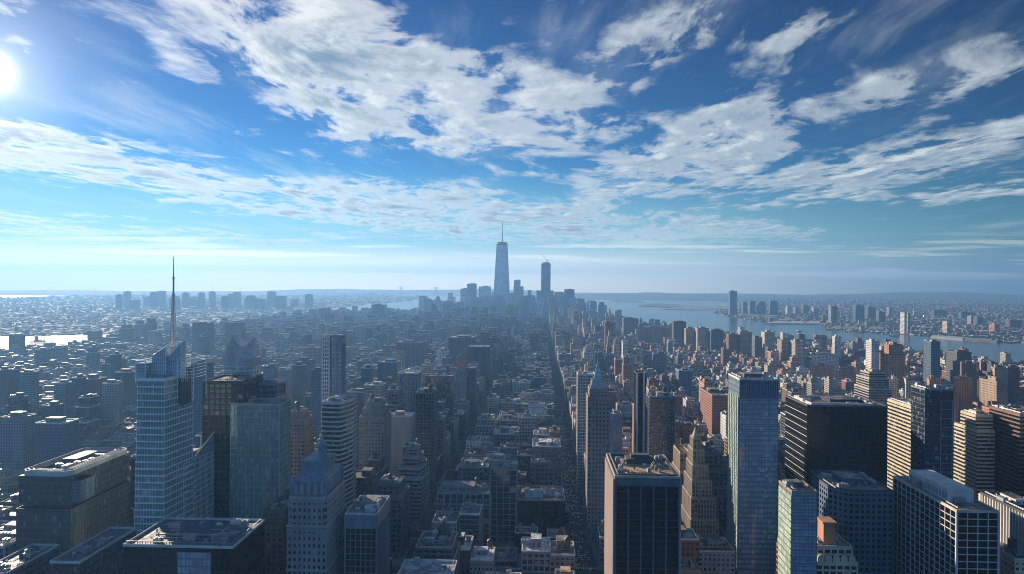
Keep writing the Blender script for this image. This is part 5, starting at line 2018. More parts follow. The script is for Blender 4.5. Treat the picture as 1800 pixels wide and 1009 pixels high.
# ------------------------------------------------------------------ downtown round the mast tower
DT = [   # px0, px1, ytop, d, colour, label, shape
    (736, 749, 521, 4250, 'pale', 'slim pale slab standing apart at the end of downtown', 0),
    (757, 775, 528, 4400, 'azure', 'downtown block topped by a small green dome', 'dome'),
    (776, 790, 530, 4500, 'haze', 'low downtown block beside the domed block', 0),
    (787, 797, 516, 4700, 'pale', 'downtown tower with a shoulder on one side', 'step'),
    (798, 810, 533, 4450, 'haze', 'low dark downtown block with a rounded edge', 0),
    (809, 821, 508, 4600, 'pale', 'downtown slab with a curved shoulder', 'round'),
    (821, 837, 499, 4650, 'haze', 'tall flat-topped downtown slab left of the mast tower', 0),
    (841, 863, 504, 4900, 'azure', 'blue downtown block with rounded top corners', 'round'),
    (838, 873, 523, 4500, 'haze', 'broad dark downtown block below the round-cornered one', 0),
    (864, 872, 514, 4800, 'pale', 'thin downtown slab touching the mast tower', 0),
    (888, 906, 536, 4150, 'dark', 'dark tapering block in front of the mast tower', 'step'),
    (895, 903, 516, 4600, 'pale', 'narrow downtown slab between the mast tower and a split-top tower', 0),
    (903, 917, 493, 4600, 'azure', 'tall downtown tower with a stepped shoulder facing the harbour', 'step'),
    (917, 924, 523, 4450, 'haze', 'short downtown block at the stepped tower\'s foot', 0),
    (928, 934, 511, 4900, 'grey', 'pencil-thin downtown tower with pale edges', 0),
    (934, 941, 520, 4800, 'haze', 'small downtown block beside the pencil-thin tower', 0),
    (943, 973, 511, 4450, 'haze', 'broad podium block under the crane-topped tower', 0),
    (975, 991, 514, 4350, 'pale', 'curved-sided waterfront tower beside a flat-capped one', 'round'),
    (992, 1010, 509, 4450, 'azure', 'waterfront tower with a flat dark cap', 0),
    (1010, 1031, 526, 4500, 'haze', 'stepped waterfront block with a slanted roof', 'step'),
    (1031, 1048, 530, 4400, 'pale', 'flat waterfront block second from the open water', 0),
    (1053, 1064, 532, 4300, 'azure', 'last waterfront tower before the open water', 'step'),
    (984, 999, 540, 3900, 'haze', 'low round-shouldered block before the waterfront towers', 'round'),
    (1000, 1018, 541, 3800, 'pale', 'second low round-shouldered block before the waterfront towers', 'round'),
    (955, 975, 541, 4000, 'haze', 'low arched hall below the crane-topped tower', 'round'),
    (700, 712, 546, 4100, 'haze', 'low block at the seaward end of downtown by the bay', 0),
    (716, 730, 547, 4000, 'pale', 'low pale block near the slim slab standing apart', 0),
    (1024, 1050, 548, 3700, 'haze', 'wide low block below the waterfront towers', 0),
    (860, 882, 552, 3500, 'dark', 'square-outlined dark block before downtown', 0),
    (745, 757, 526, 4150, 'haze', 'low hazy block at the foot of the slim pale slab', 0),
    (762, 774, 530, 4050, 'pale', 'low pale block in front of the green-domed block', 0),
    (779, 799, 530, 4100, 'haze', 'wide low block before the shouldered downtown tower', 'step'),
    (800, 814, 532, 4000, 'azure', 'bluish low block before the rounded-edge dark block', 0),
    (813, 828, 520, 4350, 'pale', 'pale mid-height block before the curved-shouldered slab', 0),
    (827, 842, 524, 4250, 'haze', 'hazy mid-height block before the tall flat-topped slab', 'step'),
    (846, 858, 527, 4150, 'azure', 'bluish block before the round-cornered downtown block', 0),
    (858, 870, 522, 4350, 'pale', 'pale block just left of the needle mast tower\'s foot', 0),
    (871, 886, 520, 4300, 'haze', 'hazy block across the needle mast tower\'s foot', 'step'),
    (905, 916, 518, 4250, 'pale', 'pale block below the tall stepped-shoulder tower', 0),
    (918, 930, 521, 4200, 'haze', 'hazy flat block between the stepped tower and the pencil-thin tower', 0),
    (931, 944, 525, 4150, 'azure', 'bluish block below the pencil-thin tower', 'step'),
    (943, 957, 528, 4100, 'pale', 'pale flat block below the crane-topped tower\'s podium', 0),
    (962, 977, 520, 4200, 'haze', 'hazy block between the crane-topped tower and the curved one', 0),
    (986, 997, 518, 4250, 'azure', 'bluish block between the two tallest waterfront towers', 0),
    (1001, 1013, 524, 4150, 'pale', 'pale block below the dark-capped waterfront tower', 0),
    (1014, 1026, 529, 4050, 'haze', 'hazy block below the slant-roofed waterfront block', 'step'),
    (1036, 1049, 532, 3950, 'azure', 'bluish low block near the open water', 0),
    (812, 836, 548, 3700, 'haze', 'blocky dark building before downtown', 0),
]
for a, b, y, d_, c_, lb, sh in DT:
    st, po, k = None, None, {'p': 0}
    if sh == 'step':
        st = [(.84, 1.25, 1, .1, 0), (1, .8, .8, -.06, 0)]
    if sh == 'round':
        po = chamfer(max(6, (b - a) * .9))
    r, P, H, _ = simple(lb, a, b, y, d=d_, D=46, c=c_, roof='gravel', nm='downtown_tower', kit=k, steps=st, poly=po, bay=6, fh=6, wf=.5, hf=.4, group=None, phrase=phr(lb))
    if sh == 'dome':
        mb = MB()
        prev = 15
        for i in range(5):
            t0, t1 = i / 5 * math.pi / 2, (i + 1) / 5 * math.pi / 2
            mb.loft(circ(8, 0, 15 * math.cos(t0), 14), H + 8 + 20 * math.sin(t0), circ(8, 0, max(.5, 15 * math.cos(t1)), 14), H + 8 + 20 * math.sin(t1), 0)
        mb.cyl(8, 0, H, H + 8, 15, 14)
        mb.build('dome', plain('green copper', (.14, .24, .20), .6, .2), r)
r, P, H, (x0, x1, d, D) = simple('tall round-topped downtown tower with a construction crane on its roof', 951.5, 968, 462, d=4500, D=52, c='azure', roof='gravel', nm='skyscraper', cat='skyscraper', kit=None, poly=chamfer(9), bay=5, fh=5,
                                wf=.7, hf=.7, steps=[(.975, 1, 1, 0, 0), (1, .86, .86, 0, 0)], phrase='the crane-topped tower')
cr = thing('construction_crane', 'construction crane with its jib raised on the round-topped downtown tower', 'crane', ((x0 + x1) / 2 + 6, d + D / 2, H + 3))
mb = MB()
for k in range(5):
    mb.box(-1.6, 1.6, -1.6, 1.6, k * 3, k * 3 + 2.6)
mb.build('mast', DARKM(), cr)
a3, b3 = Vector((0, 0, 14)), Vector((-30, 0, 52))
mb = MB()
for o in ((-1, 0, .8), (1, 0, -.8)):
    mb.tube(a3 + Vector(o), b3 + Vector(o) * .5, .8, 4)
for k in range(12):
    f = k / 12
    mb.tube(a3.lerp(b3, f) + Vector((-1, 0, .8)), a3.lerp(b3, f + .08) + Vector((1, 0, -.8)), .4, 3)
mb.build('jib', DARKM(), cr)
mb = MB()
mb.box(0, 12, -2, 2, 13, 17)
mb.build('counterweight', wallm('grey'), cr)

# ------------------------------------------------------------------ the far bank on the right
NJ = [   # px0, px1, ytop, ybase, colour, label
    (1283, 1296, 512, 555, 'blue', 'tallest blue tower alone on the far bank'),
    (1306, 1313, 531, 552, 'slate', 'white-capped far bank block beside the tallest blue tower'),
    (1318, 1328, 530, 552, 'blue', 'blue far bank block between two pale slits'),
    (1333, 1346, 531, 553, 'slate', 'far bank block with a pale sloping side'),
    (1354, 1367, 529, 553, 'blue', 'dark blue far bank block with a flared foot'),
    (1384, 1391, 538, 552, 'white', 'little pale far bank block behind the quay'),
    (1398, 1404, 540, 552, 'grey', 'second little grey far bank block behind the quay'),
    (1412, 1422, 537, 551, 'slate', 'dark low far bank block behind the pale pier'),
    (1461, 1466, 538, 568, 'grey', 'first of the twin bank towers above the pale pier'),
    (1467, 1472, 538, 568, 'slate', 'second of the twin bank towers above the pale pier'),
    (1504, 1519, 537, 566, 'blue', 'blue bank slab with a pale edge'),
    (1526, 1540, 540, 560, 'slate', 'dark block behind the blue bank slab'),
    (1563, 1569, 540, 556, 'grey', 'slim grey shaft inland of the bank towers'),
    (1590, 1594, 549, 587, 'white', 'first of the pale twin shafts at the water\'s edge'),
    (1596, 1600, 550, 586, 'stone', 'second of the pale twin shafts at the water\'s edge'),
    (1665, 1673, 565, 585, 'cream', 'cream bank tower with a spread top'),
    (1707, 1716, 556, 570, 'stone', 'pale double block inland on the far bank'),
    (1718, 1728, 557, 571, 'blue', 'blue block beside the pale double block'),
    (1748, 1758, 570, 586, 'orange', 'glowing yellow corner tower on the far bank'),
    (1690, 1712, 549, 561, 'blue', 'broad blue hall inland on the far bank'),
    (1642, 1664, 545, 556, 'slate', 'broad dark hall inland on the far bank'),
    (1430, 1440, 541, 556, 'stone', 'stone block just before the twin bank towers'),
    (1545, 1556, 548, 566, 'slate', 'low dark block right of the blue bank slab'),
    (1775, 1796, 563, 576, 'slate', 'long dark shed block at the edge of the far bank'),
]
for a, b, yt, yb, c_, lb in NJ:
    g = ground((a + b) / 2, yb)
    simple(lb, a, b, yt, d=g[1], D=40, c=c_, roof='gravel', nm='riverbank_tower', kit={'p': 0} if b - a > 8 else {}, bay=6, fh=6, wf=.6, phrase=phr(lb))

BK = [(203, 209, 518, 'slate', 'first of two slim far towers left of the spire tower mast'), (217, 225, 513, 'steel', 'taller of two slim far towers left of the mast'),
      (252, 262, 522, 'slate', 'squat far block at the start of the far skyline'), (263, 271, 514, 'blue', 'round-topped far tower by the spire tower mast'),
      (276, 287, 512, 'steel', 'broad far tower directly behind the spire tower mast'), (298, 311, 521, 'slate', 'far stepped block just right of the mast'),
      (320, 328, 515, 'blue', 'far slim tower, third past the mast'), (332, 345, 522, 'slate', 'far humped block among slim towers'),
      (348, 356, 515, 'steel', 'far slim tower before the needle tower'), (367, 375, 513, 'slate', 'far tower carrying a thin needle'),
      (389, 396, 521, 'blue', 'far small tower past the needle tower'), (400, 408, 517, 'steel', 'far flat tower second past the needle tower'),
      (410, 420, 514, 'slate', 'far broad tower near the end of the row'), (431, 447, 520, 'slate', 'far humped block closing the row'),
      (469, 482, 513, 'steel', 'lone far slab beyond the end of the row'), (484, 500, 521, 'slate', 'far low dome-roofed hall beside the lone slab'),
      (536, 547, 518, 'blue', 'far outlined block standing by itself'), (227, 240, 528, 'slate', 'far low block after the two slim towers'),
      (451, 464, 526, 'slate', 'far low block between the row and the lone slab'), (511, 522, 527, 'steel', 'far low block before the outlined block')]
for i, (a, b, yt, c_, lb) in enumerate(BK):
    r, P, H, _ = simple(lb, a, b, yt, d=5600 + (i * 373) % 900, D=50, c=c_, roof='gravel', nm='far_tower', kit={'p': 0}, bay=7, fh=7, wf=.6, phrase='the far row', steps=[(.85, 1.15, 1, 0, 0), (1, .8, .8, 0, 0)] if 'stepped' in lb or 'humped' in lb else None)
    if 'needle' in lb.split()[-1]:
        mb = MB()
        mb.tube((6, 0, H), (6, 0, H + 50), 2.0, 6, 0, .6)
        mb.build('needle', DARKM(), r)


# ------------------------------------------------------------------ the far bridge and the statue
def bridge():
    p, q = ground(705, 516), ground(766, 513.6)
    q = (q[0] * p[1] / q[1] * 1.02, p[1] * 1.02)
    root = thing('suspension_bridge', 'far suspension bridge whose two towers stand on the horizon', 'bridge', (p[0], p[1], 0))
    s = p[1] / FPX
    dx_, dy_ = q[0] - p[0], q[1] - p[1]
    Ht = 12.5 * s
    for ox, oy, k in ((0, 0, 1.0), (dx_, dy_, .92)):
        mb = MB()
        for sx in (-1, 1):
            mb.box(ox + sx * 20 - 9, ox + sx * 20 + 9, oy - 9, oy + 9, 0, Ht * k)
        for z in (.35, .7, .96):
            mb.box(ox - 11, ox + 11, oy - 7, oy + 7, Ht * k * z - 8, Ht * k * z)
        mb.build('bridge_tower', METAL(), root)
    mb = MB()
    e = Vector((dx_, dy_, 0))
    A, B = Vector((0, 0, 62)) - e * .35, Vector((dx_, dy_, 62)) + e * .35
    mb.tube(A, B, 6, 4)
    mb.build('deck', METAL(), root)
    for sy in (-1, 1):
        mb = MB()
        pr = None
        for i in range(33):
            t = -.35 + 1.7 * i / 32
            if t < 0:
                z = 62 + (Ht - 62) * (1 + t / .35) ** 1.3
            elif t > 1:
                z = 62 + (Ht * .92 - 62) * max(0, (1 - (t - 1) / .35)) ** 1.3
            else:
                z = 70 + (Ht * .95 - 70) * (2 * t - 1) ** 2
            c = e * t + Vector((0, sy * 12, z))
            if pr is not None:
                mb.tube(pr, c, 2.2, 4)
            pr = c
        mb.build('cable', METAL(), root)


bridge()


def statue():
    g = ground(1084.5, 529.5)
    root = thing('statue', 'robed harbour statue raising a torch on a stone pedestal', 'statue', (g[0], g[1], 3))
    s = g[1] / FPX
    u = 9.5 * s / 93.0
    mb = MB()
    mb.prism(circ(0, 0, 34 * u, 10), 0, 8 * u)
    mb.loft(rect(-12 * u, 12 * u, -12 * u, 12 * u), 8 * u, rect(-8 * u, 8 * u, -8 * u, 8 * u), 44 * u, 0, 0)
    mb.box(-9 * u, 9 * u, -9 * u, 9 * u, 44 * u, 47 * u)
    mb.build('pedestal', wallm('stone'), root)
    mb = MB()
    prof = [(5.6, 47), (5.0, 56), (4.2, 66), (3.8, 72), (4.3, 76), (3.4, 79), (1.4, 80.5), (1.9, 82), (2.0, 85), (1.2, 87), (.3, 88)]
    for (r0, z0), (r1, z1) in zip(prof, prof[1:]):
        mb.loft(circ(0, 0, r0 * u, 10), z0 * u, circ(0, 0, r1 * u, 10), z1 * u, 0)
    for k in range(7):
        a = math.pi * k / 6
        mb.tube((1.6 * u * math.cos(a), 0, (85 + 1.6 * math.sin(a)) * u), (4.2 * u * math.cos(a), 0, (85 + 4.2 * math.sin(a)) * u), .4 * u, 4, 0, .1 * u)
    mb.tube((-3.4 * u, 0, 77 * u), (-6 * u, 0, 84 * u), 1.2 * u, 6)
    mb.tube((-6 * u, 0, 84 * u), (-6 * u, 0, 91 * u), 1.0 * u, 6)
    mb.cyl(-6 * u, 0, 91 * u, 93 * u, 1.8 * u, 8)
    mb.tube((3.4 * u, 0, 77 * u), (4.6 * u, -2 * u, 69 * u), 1.3 * u, 6)
    mb.box(3.2 * u, 5.6 * u, -3.2 * u, -2.4 * u, 66 * u, 72 * u)
    mb.build('figure', plain('green copper', (.14, .24, .20), .6, .2), root)


statue()


# ------------------------------------------------------------------ streets and the fabric of the town
AVES = [(36.0, 17.0), (152.0, 22.0), (286.0, 22.0), (420.0, 22.0), (556.0, 22.0), (-97.0, 20.0), (-232.0, 22.0), (-370.0, 22.0), (-508.0, 22.0)]
for i in range(1, 24):
    AVES.append((556.0 + 136 * i, 22.0))
    AVES.append((-508.0 - 136 * i, 22.0))
AVES.sort()
NEAR = [(-400, 629), (20, 619), (60, 618), (140, 611), (190, 601), (260, 592), (420, 577), (586, 550), (1000, 548), (1056, 550), (1110, 563), (1180, 578),
        (1300, 595), (1440, 600), (1560, 615), (1680, 631), (1840, 653), (2300, 720)]
NX, NY = [p[0] for p in NEAR], [p[1] for p in NEAR]


def near_side(x, y):
    q = project(x, y, 0)
    if q is None:
        return True
    return q[1] > np.interp(q[0], NX, NY) + .8


def hits(x0, x1, y0, y1, m=1.5):
    for a, b, c, d in FOOT:
        if x0 < b + m and x1 > a - m and y0 < d + m and y1 > c - m:
            return True
    return False


rnd = random.Random(2024)
LOTS = []
pave = MB()
marks = MB()
ROW, STREET = 76.0, 15.0
y = 318.0
while y < 4850:
    yc = y + (ROW - STREET) / 2
    half = yc * 0.80 + 60
    for (xa, wa), (xb, wb) in zip(AVES, AVES[1:]):
        x0, x1 = xa + wa / 2, xb - wb / 2
        if x1 < -half or x0 > half:
            continue
        if not near_side((x0 + x1) / 2, y + ROW - STREET) or not near_side((x0 + x1) / 2, yc):
            continue
        y0, y1 = y, y + ROW - STREET
        pave.box(x0, x1, y0, y1, 0.004, 0.15)
        for k in range(2):
            ya, yb = (y0 + 3, (y0 + y1) / 2 - 1.2) if k == 0 else ((y0 + y1) / 2 + 1.2, y1 - 3)
            x = x0 + 3.2
            while x < x1 - 9:
                far = yc > 1700
                w = (rnd.uniform(10, 24) if x0 > 140 else rnd.uniform(15, 34)) * (1.2 if far else 1)
                if x1 - 3.2 - (x + w) < 11:
                    w = x1 - 3.2 - x
                lx0, lx1 = x, x + w - rnd.choice((0, 0, .6, 2))
                x += w
                d0 = rnd.uniform(0, 3.0)
                LOTS.append((lx0, lx1, ya + d0 * (k == 0), yb - rnd.uniform(0, 5) * (k == 1)))
    y += ROW
struct(pave.build('pavement', plain('paving', (0.17, 0.165, 0.16), .9, .25, .05)))
for xa, wa in AVES:
    if abs(xa) > 600:
        continue
    for lx in (-wa / 6, wa / 6):
        yy = 330
        while yy < 1500:
            if not hits(xa - 8, xa + 8, yy, yy + 4, 0):
                marks.face([(xa + lx - .09, yy, .012), (xa + lx + .09, yy, .012), (xa + lx + .09, yy + 3, .012), (xa + lx - .09, yy + 3, .012)])
            yy += 9
yy = 318.0 + ROW
while yy < 1400:
    for xa, wa in AVES:
        if abs(xa) > 500:
            continue
        for k in range(int(wa / 1.3)):
            x = xa - wa / 2 + .4 + k * 1.3
            for z_ in (yy - STREET - 4.2, yy + .9):
                marks.face([(x, z_, .013), (x + .6, z_, .013), (x + .6, z_ + 3, .013), (x, z_ + 3, .013)])
    yy += ROW
struct(marks.build('road_markings', plain('road paint', (.62, .61, .57), .8, .2, .3)))


def lot_height(x, y, r):
    v = r.random()
    d = y
    if x < -260 and d < 2400:
        h = 15 * math.exp(r.gauss(0, .40))
        if v < .025 and d > 900:
            h = r.uniform(45, 80)
    elif -250 < x < -110 and 700 < d < 2200 and v < .15:
        h = r.uniform(48, 84)
    elif abs(x + 30) < 95 and d < 1700:
        h = r.uniform(17, 44)
    elif x > 240:
        h = 14 * math.exp(r.gauss(0, .36))
        if v < .03 and d > 800:
            h = r.uniform(32, 56)
    else:
        h = 25 * math.exp(r.gauss(0, .46))
        if v < .09 and abs(x + 30) > 70:
            h = r.uniform(45, 78)
    if d > 3500 and -700 < x < 500:
        h *= 1.3
    if d < 620:
        h = min(h, 40)
    if x < -700:
        h *= .85
    return max(7.0, h)


PAL = [('red', 17), ('brown', 16), ('tan', 15), ('stone', 10), ('grey', 13), ('white', 7), ('pink', 5), ('orange', 4), ('cream', 6), ('slate', 6), ('dark', 4), ('steel', 5)]
PALL = [('red', 4), ('brown', 9), ('umber', 12), ('taupe', 12), ('tan', 3), ('stone', 5), ('grey', 14), ('white', 3), ('slate', 24), ('dark', 18), ('steel', 14)]
B = []      # dicts
for (x0, x1, y0, y1) in LOTS:
    if hits(x0, x1, y0, y1):
        continue
    if wet((x0 + x1) / 2, (y0 + y1) / 2):
        continue
    h = lot_height((x0 + x1) / 2, y0, rnd)
    pal = PAL if x0 > 40 else PALL
    c = rnd.choices([p[0] for p in pal], [p[1] for p in pal])[0]
    rf = rnd.choices(('tar', 'gravel', 'silver', 'white', 'brown', 'navy', 'sand'), (44, 26, 10, 6, 8, 5, 2))[0]
    B.append(dict(x0=x0, x1=x1, y0=y0, y1=y1, h=h, c=c, roof=rf, st=rnd.random(), seed=rnd.randrange(1 << 30)))

# which of them the camera sees, and how large: paint far to near into a coarse id picture
IW, IH = 900, 505
IDS = np.full((IH, IW), -1, np.int32)


def paint(pts, idn):
    p = np.array(pts) * .5
    if p[:, 0].max() < 0 or p[:, 0].min() > IW or p[:, 1].min() > IH:
        return
    a0, a1 = max(0, int(p[:, 0].min())), min(IW - 1, int(p[:, 0].max()) + 1)
    b0, b1 = max(0, int(p[:, 1].min())), min(IH - 1, int(p[:, 1].max()) + 1)
    if a1 < a0 or b1 < b0:
        return
    X, Y = np.meshgrid(np.arange(a0, a1 + 1) + .5, np.arange(b0, b1 + 1) + .5)
    m = np.ones(X.shape, bool)
    s = None
    ar = 0
    for i in range(len(p)):
        q, r = p[i], p[(i + 1) % len(p)]
        ar += q[0] * r[1] - r[0] * q[1]
    sg = 1 if ar > 0 else -1
    for i in range(len(p)):
        q, r = p[i], p[(i + 1) % len(p)]
        m &= sg * ((r[0] - q[0]) * (Y - q[1]) - (r[1] - q[1]) * (X - q[0])) >= 0
    IDS[b0:b1 + 1, a0:a1 + 1][m] = idn


items = [(b['y0'], b['x0'], b['x1'], b['y0'], b['y1'], b['h'], i) for i, b in enumerate(B)]
items += [(s[4], s[2], s[3], s[4], s[5], s[6], -10 - k) for k, s in enumerate(SHAPES)]
items.sort(key=lambda t: -t[0])
for _, x0, x1, y0, y1, h, idn in items:
    c = [project(x, y, z) for z in (0, h) for x, y in ((x0, y0), (x1, y0), (x1, y1), (x0, y1))]
    if any(q is None for q in c):
        continue
    paint([c[4], c[5], c[6], c[7]], idn)
    if x0 > 0:
        paint([c[0], c[4], c[7], c[3]], idn)
    elif x1 < 0:
        paint([c[1], c[5], c[6], c[2]], idn)
    paint([c[0], c[1], c[5], c[4]], idn)
ids, cnt = np.unique(IDS, return_counts=True)
VIS = {int(a): int(b) for a, b in zip(ids, cnt)}
order = sorted((i for i in range(len(B)) if VIS.get(i, 0) > 0), key=lambda i: -VIS[i])
print('lots', len(B), 'seen', len(order), 'smallest of 460:', VIS[order[min(459, len(order) - 1)]])


def kind_of(b):
    if b['st'] > .72 or b['c'] in ('slate', 'dark', 'steel'):
        return 'office_building'
    return 'row_building' if b['h'] < 19 else 'apartment_building'


SOLO, left = [], {'office_building': 300, 'row_building': 300, 'apartment_building': 300}
for i in order:
    k = kind_of(B[i])
    if left[k] > 0 and len(SOLO) < 880:
        left[k] -= 1
        SOLO.append(i)
SOLOSET = set(SOLO)


def fabric(b, i):
    r = random.Random(b['seed'])
    x0, x1, y0, y1, h, c, rf = b['x0'], b['x1'], b['y0'], b['y1'], b['h'], b['c'], b['roof']
    W, D = x1 - x0, y1 - y0
    kind = kind_of(b)
    root = thing(kind, b['label'], {'office_building': 'office building', 'row_building': 'low building', 'apartment_building': 'apartment building'}[kind],
                 ((x0 + x1) / 2, (y0 + y1) / 2, 0.15), 0, b['group'])
    P = rect(-W / 2, W / 2, -D / 2, D / 2)
    secs = [(P, 0, h)]
    if b['setback']:
        q = scale_poly(P, r.uniform(.62, .85), r.uniform(.62, .85), r.uniform(-.05, .05) * W, r.uniform(0, .07) * D)
        secs = [(P, 0, h * .8), (q, h * .8, h)]
    near = y0 < 1050
    if near:
        core, fr = MB(), MB()
        if kind == 'office_building':
            st = r.choice(('grid', 'bands', 'loft', 'piers', 'curtain'))
            gl = r.choice(('night', 'ink', 'night', 'room'))
        else:
            st, gl = r.choice(('punched', 'punched', 'loft')), 'room'
        fh, bay, bh, pw, dp, db = STYLE[st]
        k = r.uniform(.88, 1.15)
        for p, a, e in secs:
            core.loft(p, a, p, e)
            lattice(fr, p, a, p, e, fh * k, bay * r.uniform(.85, 1.2), bh * k, pw, dp, db)
        core.build('glazing', GLASS[gl](), root)
        fr.build('facade_frame', wallm(c), root)
    else:
        mb = MB()
        for p, a, e in secs:
            mb.loft(p, a, p, e, 0)
        bay, wf, hf = r.choice(((3.0, .45, .5), (2.6, .5, .5), (4.2, .6, .55), (3.4, .7, .45)))
        mb.build('wall', walled('%s walls %.1f %.1f' % (c, bay, wf), WALL[c], bay, 3.6, wf, hf), root)
    for p, a, e in secs:
        mb = MB()
        mb.prism(offset(p, -.05), e - .3, e + .04)
        mb.build('roof', roofm(rf), root)
    for p, a, e in secs:
        mb = MB()
        ring(mb, p, e - .25, e + r.uniform(.7, 1.3), .25, .5)
        mb.build('parapet', wallm(b['rim']), root)
    if y0 < 2300:
        rooftop(root, secs[-1][0], h, r, b['kit'], wallm(c), roofm(rf))


# labels: colour, height, roof, and the nearest hand-placed building one can name
REF = []
for k, s in enumerate(SHAPES):
    if len(s[1].split()) > 5 or not s[1].startswith('the '):
        continue
    m = VIS.get(-10 - k, 0)
    if m < 25:
        continue
    yy, xx = np.nonzero(IDS == -10 - k)
    REF.append((s[1], xx.mean() * 2, yy.mean() * 2, xx.min() * 2, xx.max() * 2, yy.min() * 2, yy.max() * 2, (s[4] + s[5]) / 2))
seen_phr = {}
for s_ in SHAPES:
    seen_phr[s_[1]] = seen_phr.get(s_[1], 0) + 1
REF = [r_ for r_ in REF if seen_phr[r_[0]] == 1 and r_[0] not in ('the far row', 'the dark block', 'the small block')]
RW = {'tar': 'tar-dark', 'gravel': 'gravel', 'silver': 'silvery', 'white': 'white', 'brown': 'brown', 'navy': 'dark blue', 'sand': 'sandy'}
used = {}
ORDN = ['', 'second ', 'third ', 'fourth ', 'fifth ', 'sixth ', 'seventh ', 'eighth ', 'ninth ', 'tenth ', 'eleventh ', 'twelfth ']
for i in sorted(SOLO, key=lambda i: B[i]['y0']):
    b = B[i]
    r = random.Random(b['seed'] + 1)
    W, D = b['x1'] - b['x0'], b['y1'] - b['y0']
    kit = {'v': r.randrange(0, 4)}
    if min(W, D) > 9:
        kit['p'] = 0
    kit['u'] = r.randrange(0, 5) if b['y0'] < 1300 else r.randrange(0, 3)
    kit['t'] = r.choices((0, 1, 2), (5, 4, 1))[0] if b['h'] > 16 and kind_of(b) != 'office_building' else 0
    kit['d'] = 1 if r.random() < .3 and b['y0'] < 1300 else 0
    b['kit'] = kit
    b['setback'] = b['h'] > 40 and r.random() < .5
    b['rim'] = r.choice((b['c'], 'stone', 'white', 'white', 'cream'))  # mostly pale copings: the sun's bright roof edges put into the colour
    yy, xx = np.nonzero(IDS == i)
    cx_, cy_ = xx.mean() * 2, yy.mean() * 2
    kd = {'office_building': 'office building', 'row_building': 'low building', 'apartment_building': 'apartment building'}[kind_of(b)]
    hw = 'tall ' if b['h'] > 45 else ''
    best = sorted(REF, key=lambda q: (max(0, abs(cx_ - q[1]) - (q[4] - q[3]) / 2) ** 2 + (max(0, abs(cy_ - q[2]) - (q[6] - q[5]) / 2) * 1.3) ** 2) ** .5 + .15 * abs(cx_ - q[1]))[:4]
    tries = []
    for q in best:
        gap = max(q[3] - cx_, cx_ - q[4])
        if gap < 4:
            rel = 'behind' if (b['y0'] + b['y1']) / 2 > q[7] else 'before'
        else:
            rel = 'left of' if cx_ < q[1] else 'right of'
            if gap > 60:
                rel = 'far ' + rel
        ex = ' and water tank' if kit['t'] == 1 else ' and two water tanks' if kit['t'] == 2 else ''
        if b['setback']:
            ex = ' and stepped top'
        for e in (ex, ''):
            t = '%s%s %s with %s roof%s %s %s' % (hw, WORD[b['c']], kd, RW[b['roof']], e, rel, q[0])
            if len(t.split()) <= 15:
                tries.append(t)
                break
        else:
            tries.append('%s%s %s %s %s' % (hw, WORD[b['c']], kd, rel, q[0]))
    lab = next((t for t in tries if t not in used), None)
    if lab is None:
        n = used[tries[0]]
        for k in range(48):
            t = tries[k % len(tries)]
            lab = ORDN[min(1 + k // len(tries), 11)] + t
            if lab not in used:
                break
    used.setdefault(lab, 1)
    b['label'] = ' '.join(lab.split()[:16])
    b['group'] = {'office building': 'office buildings of the street grid', 'low building': 'low buildings of the street grid', 'apartment building': 'apartment buildings of the street grid'}[kd]
for i in SOLO:
    fabric(B[i], i)


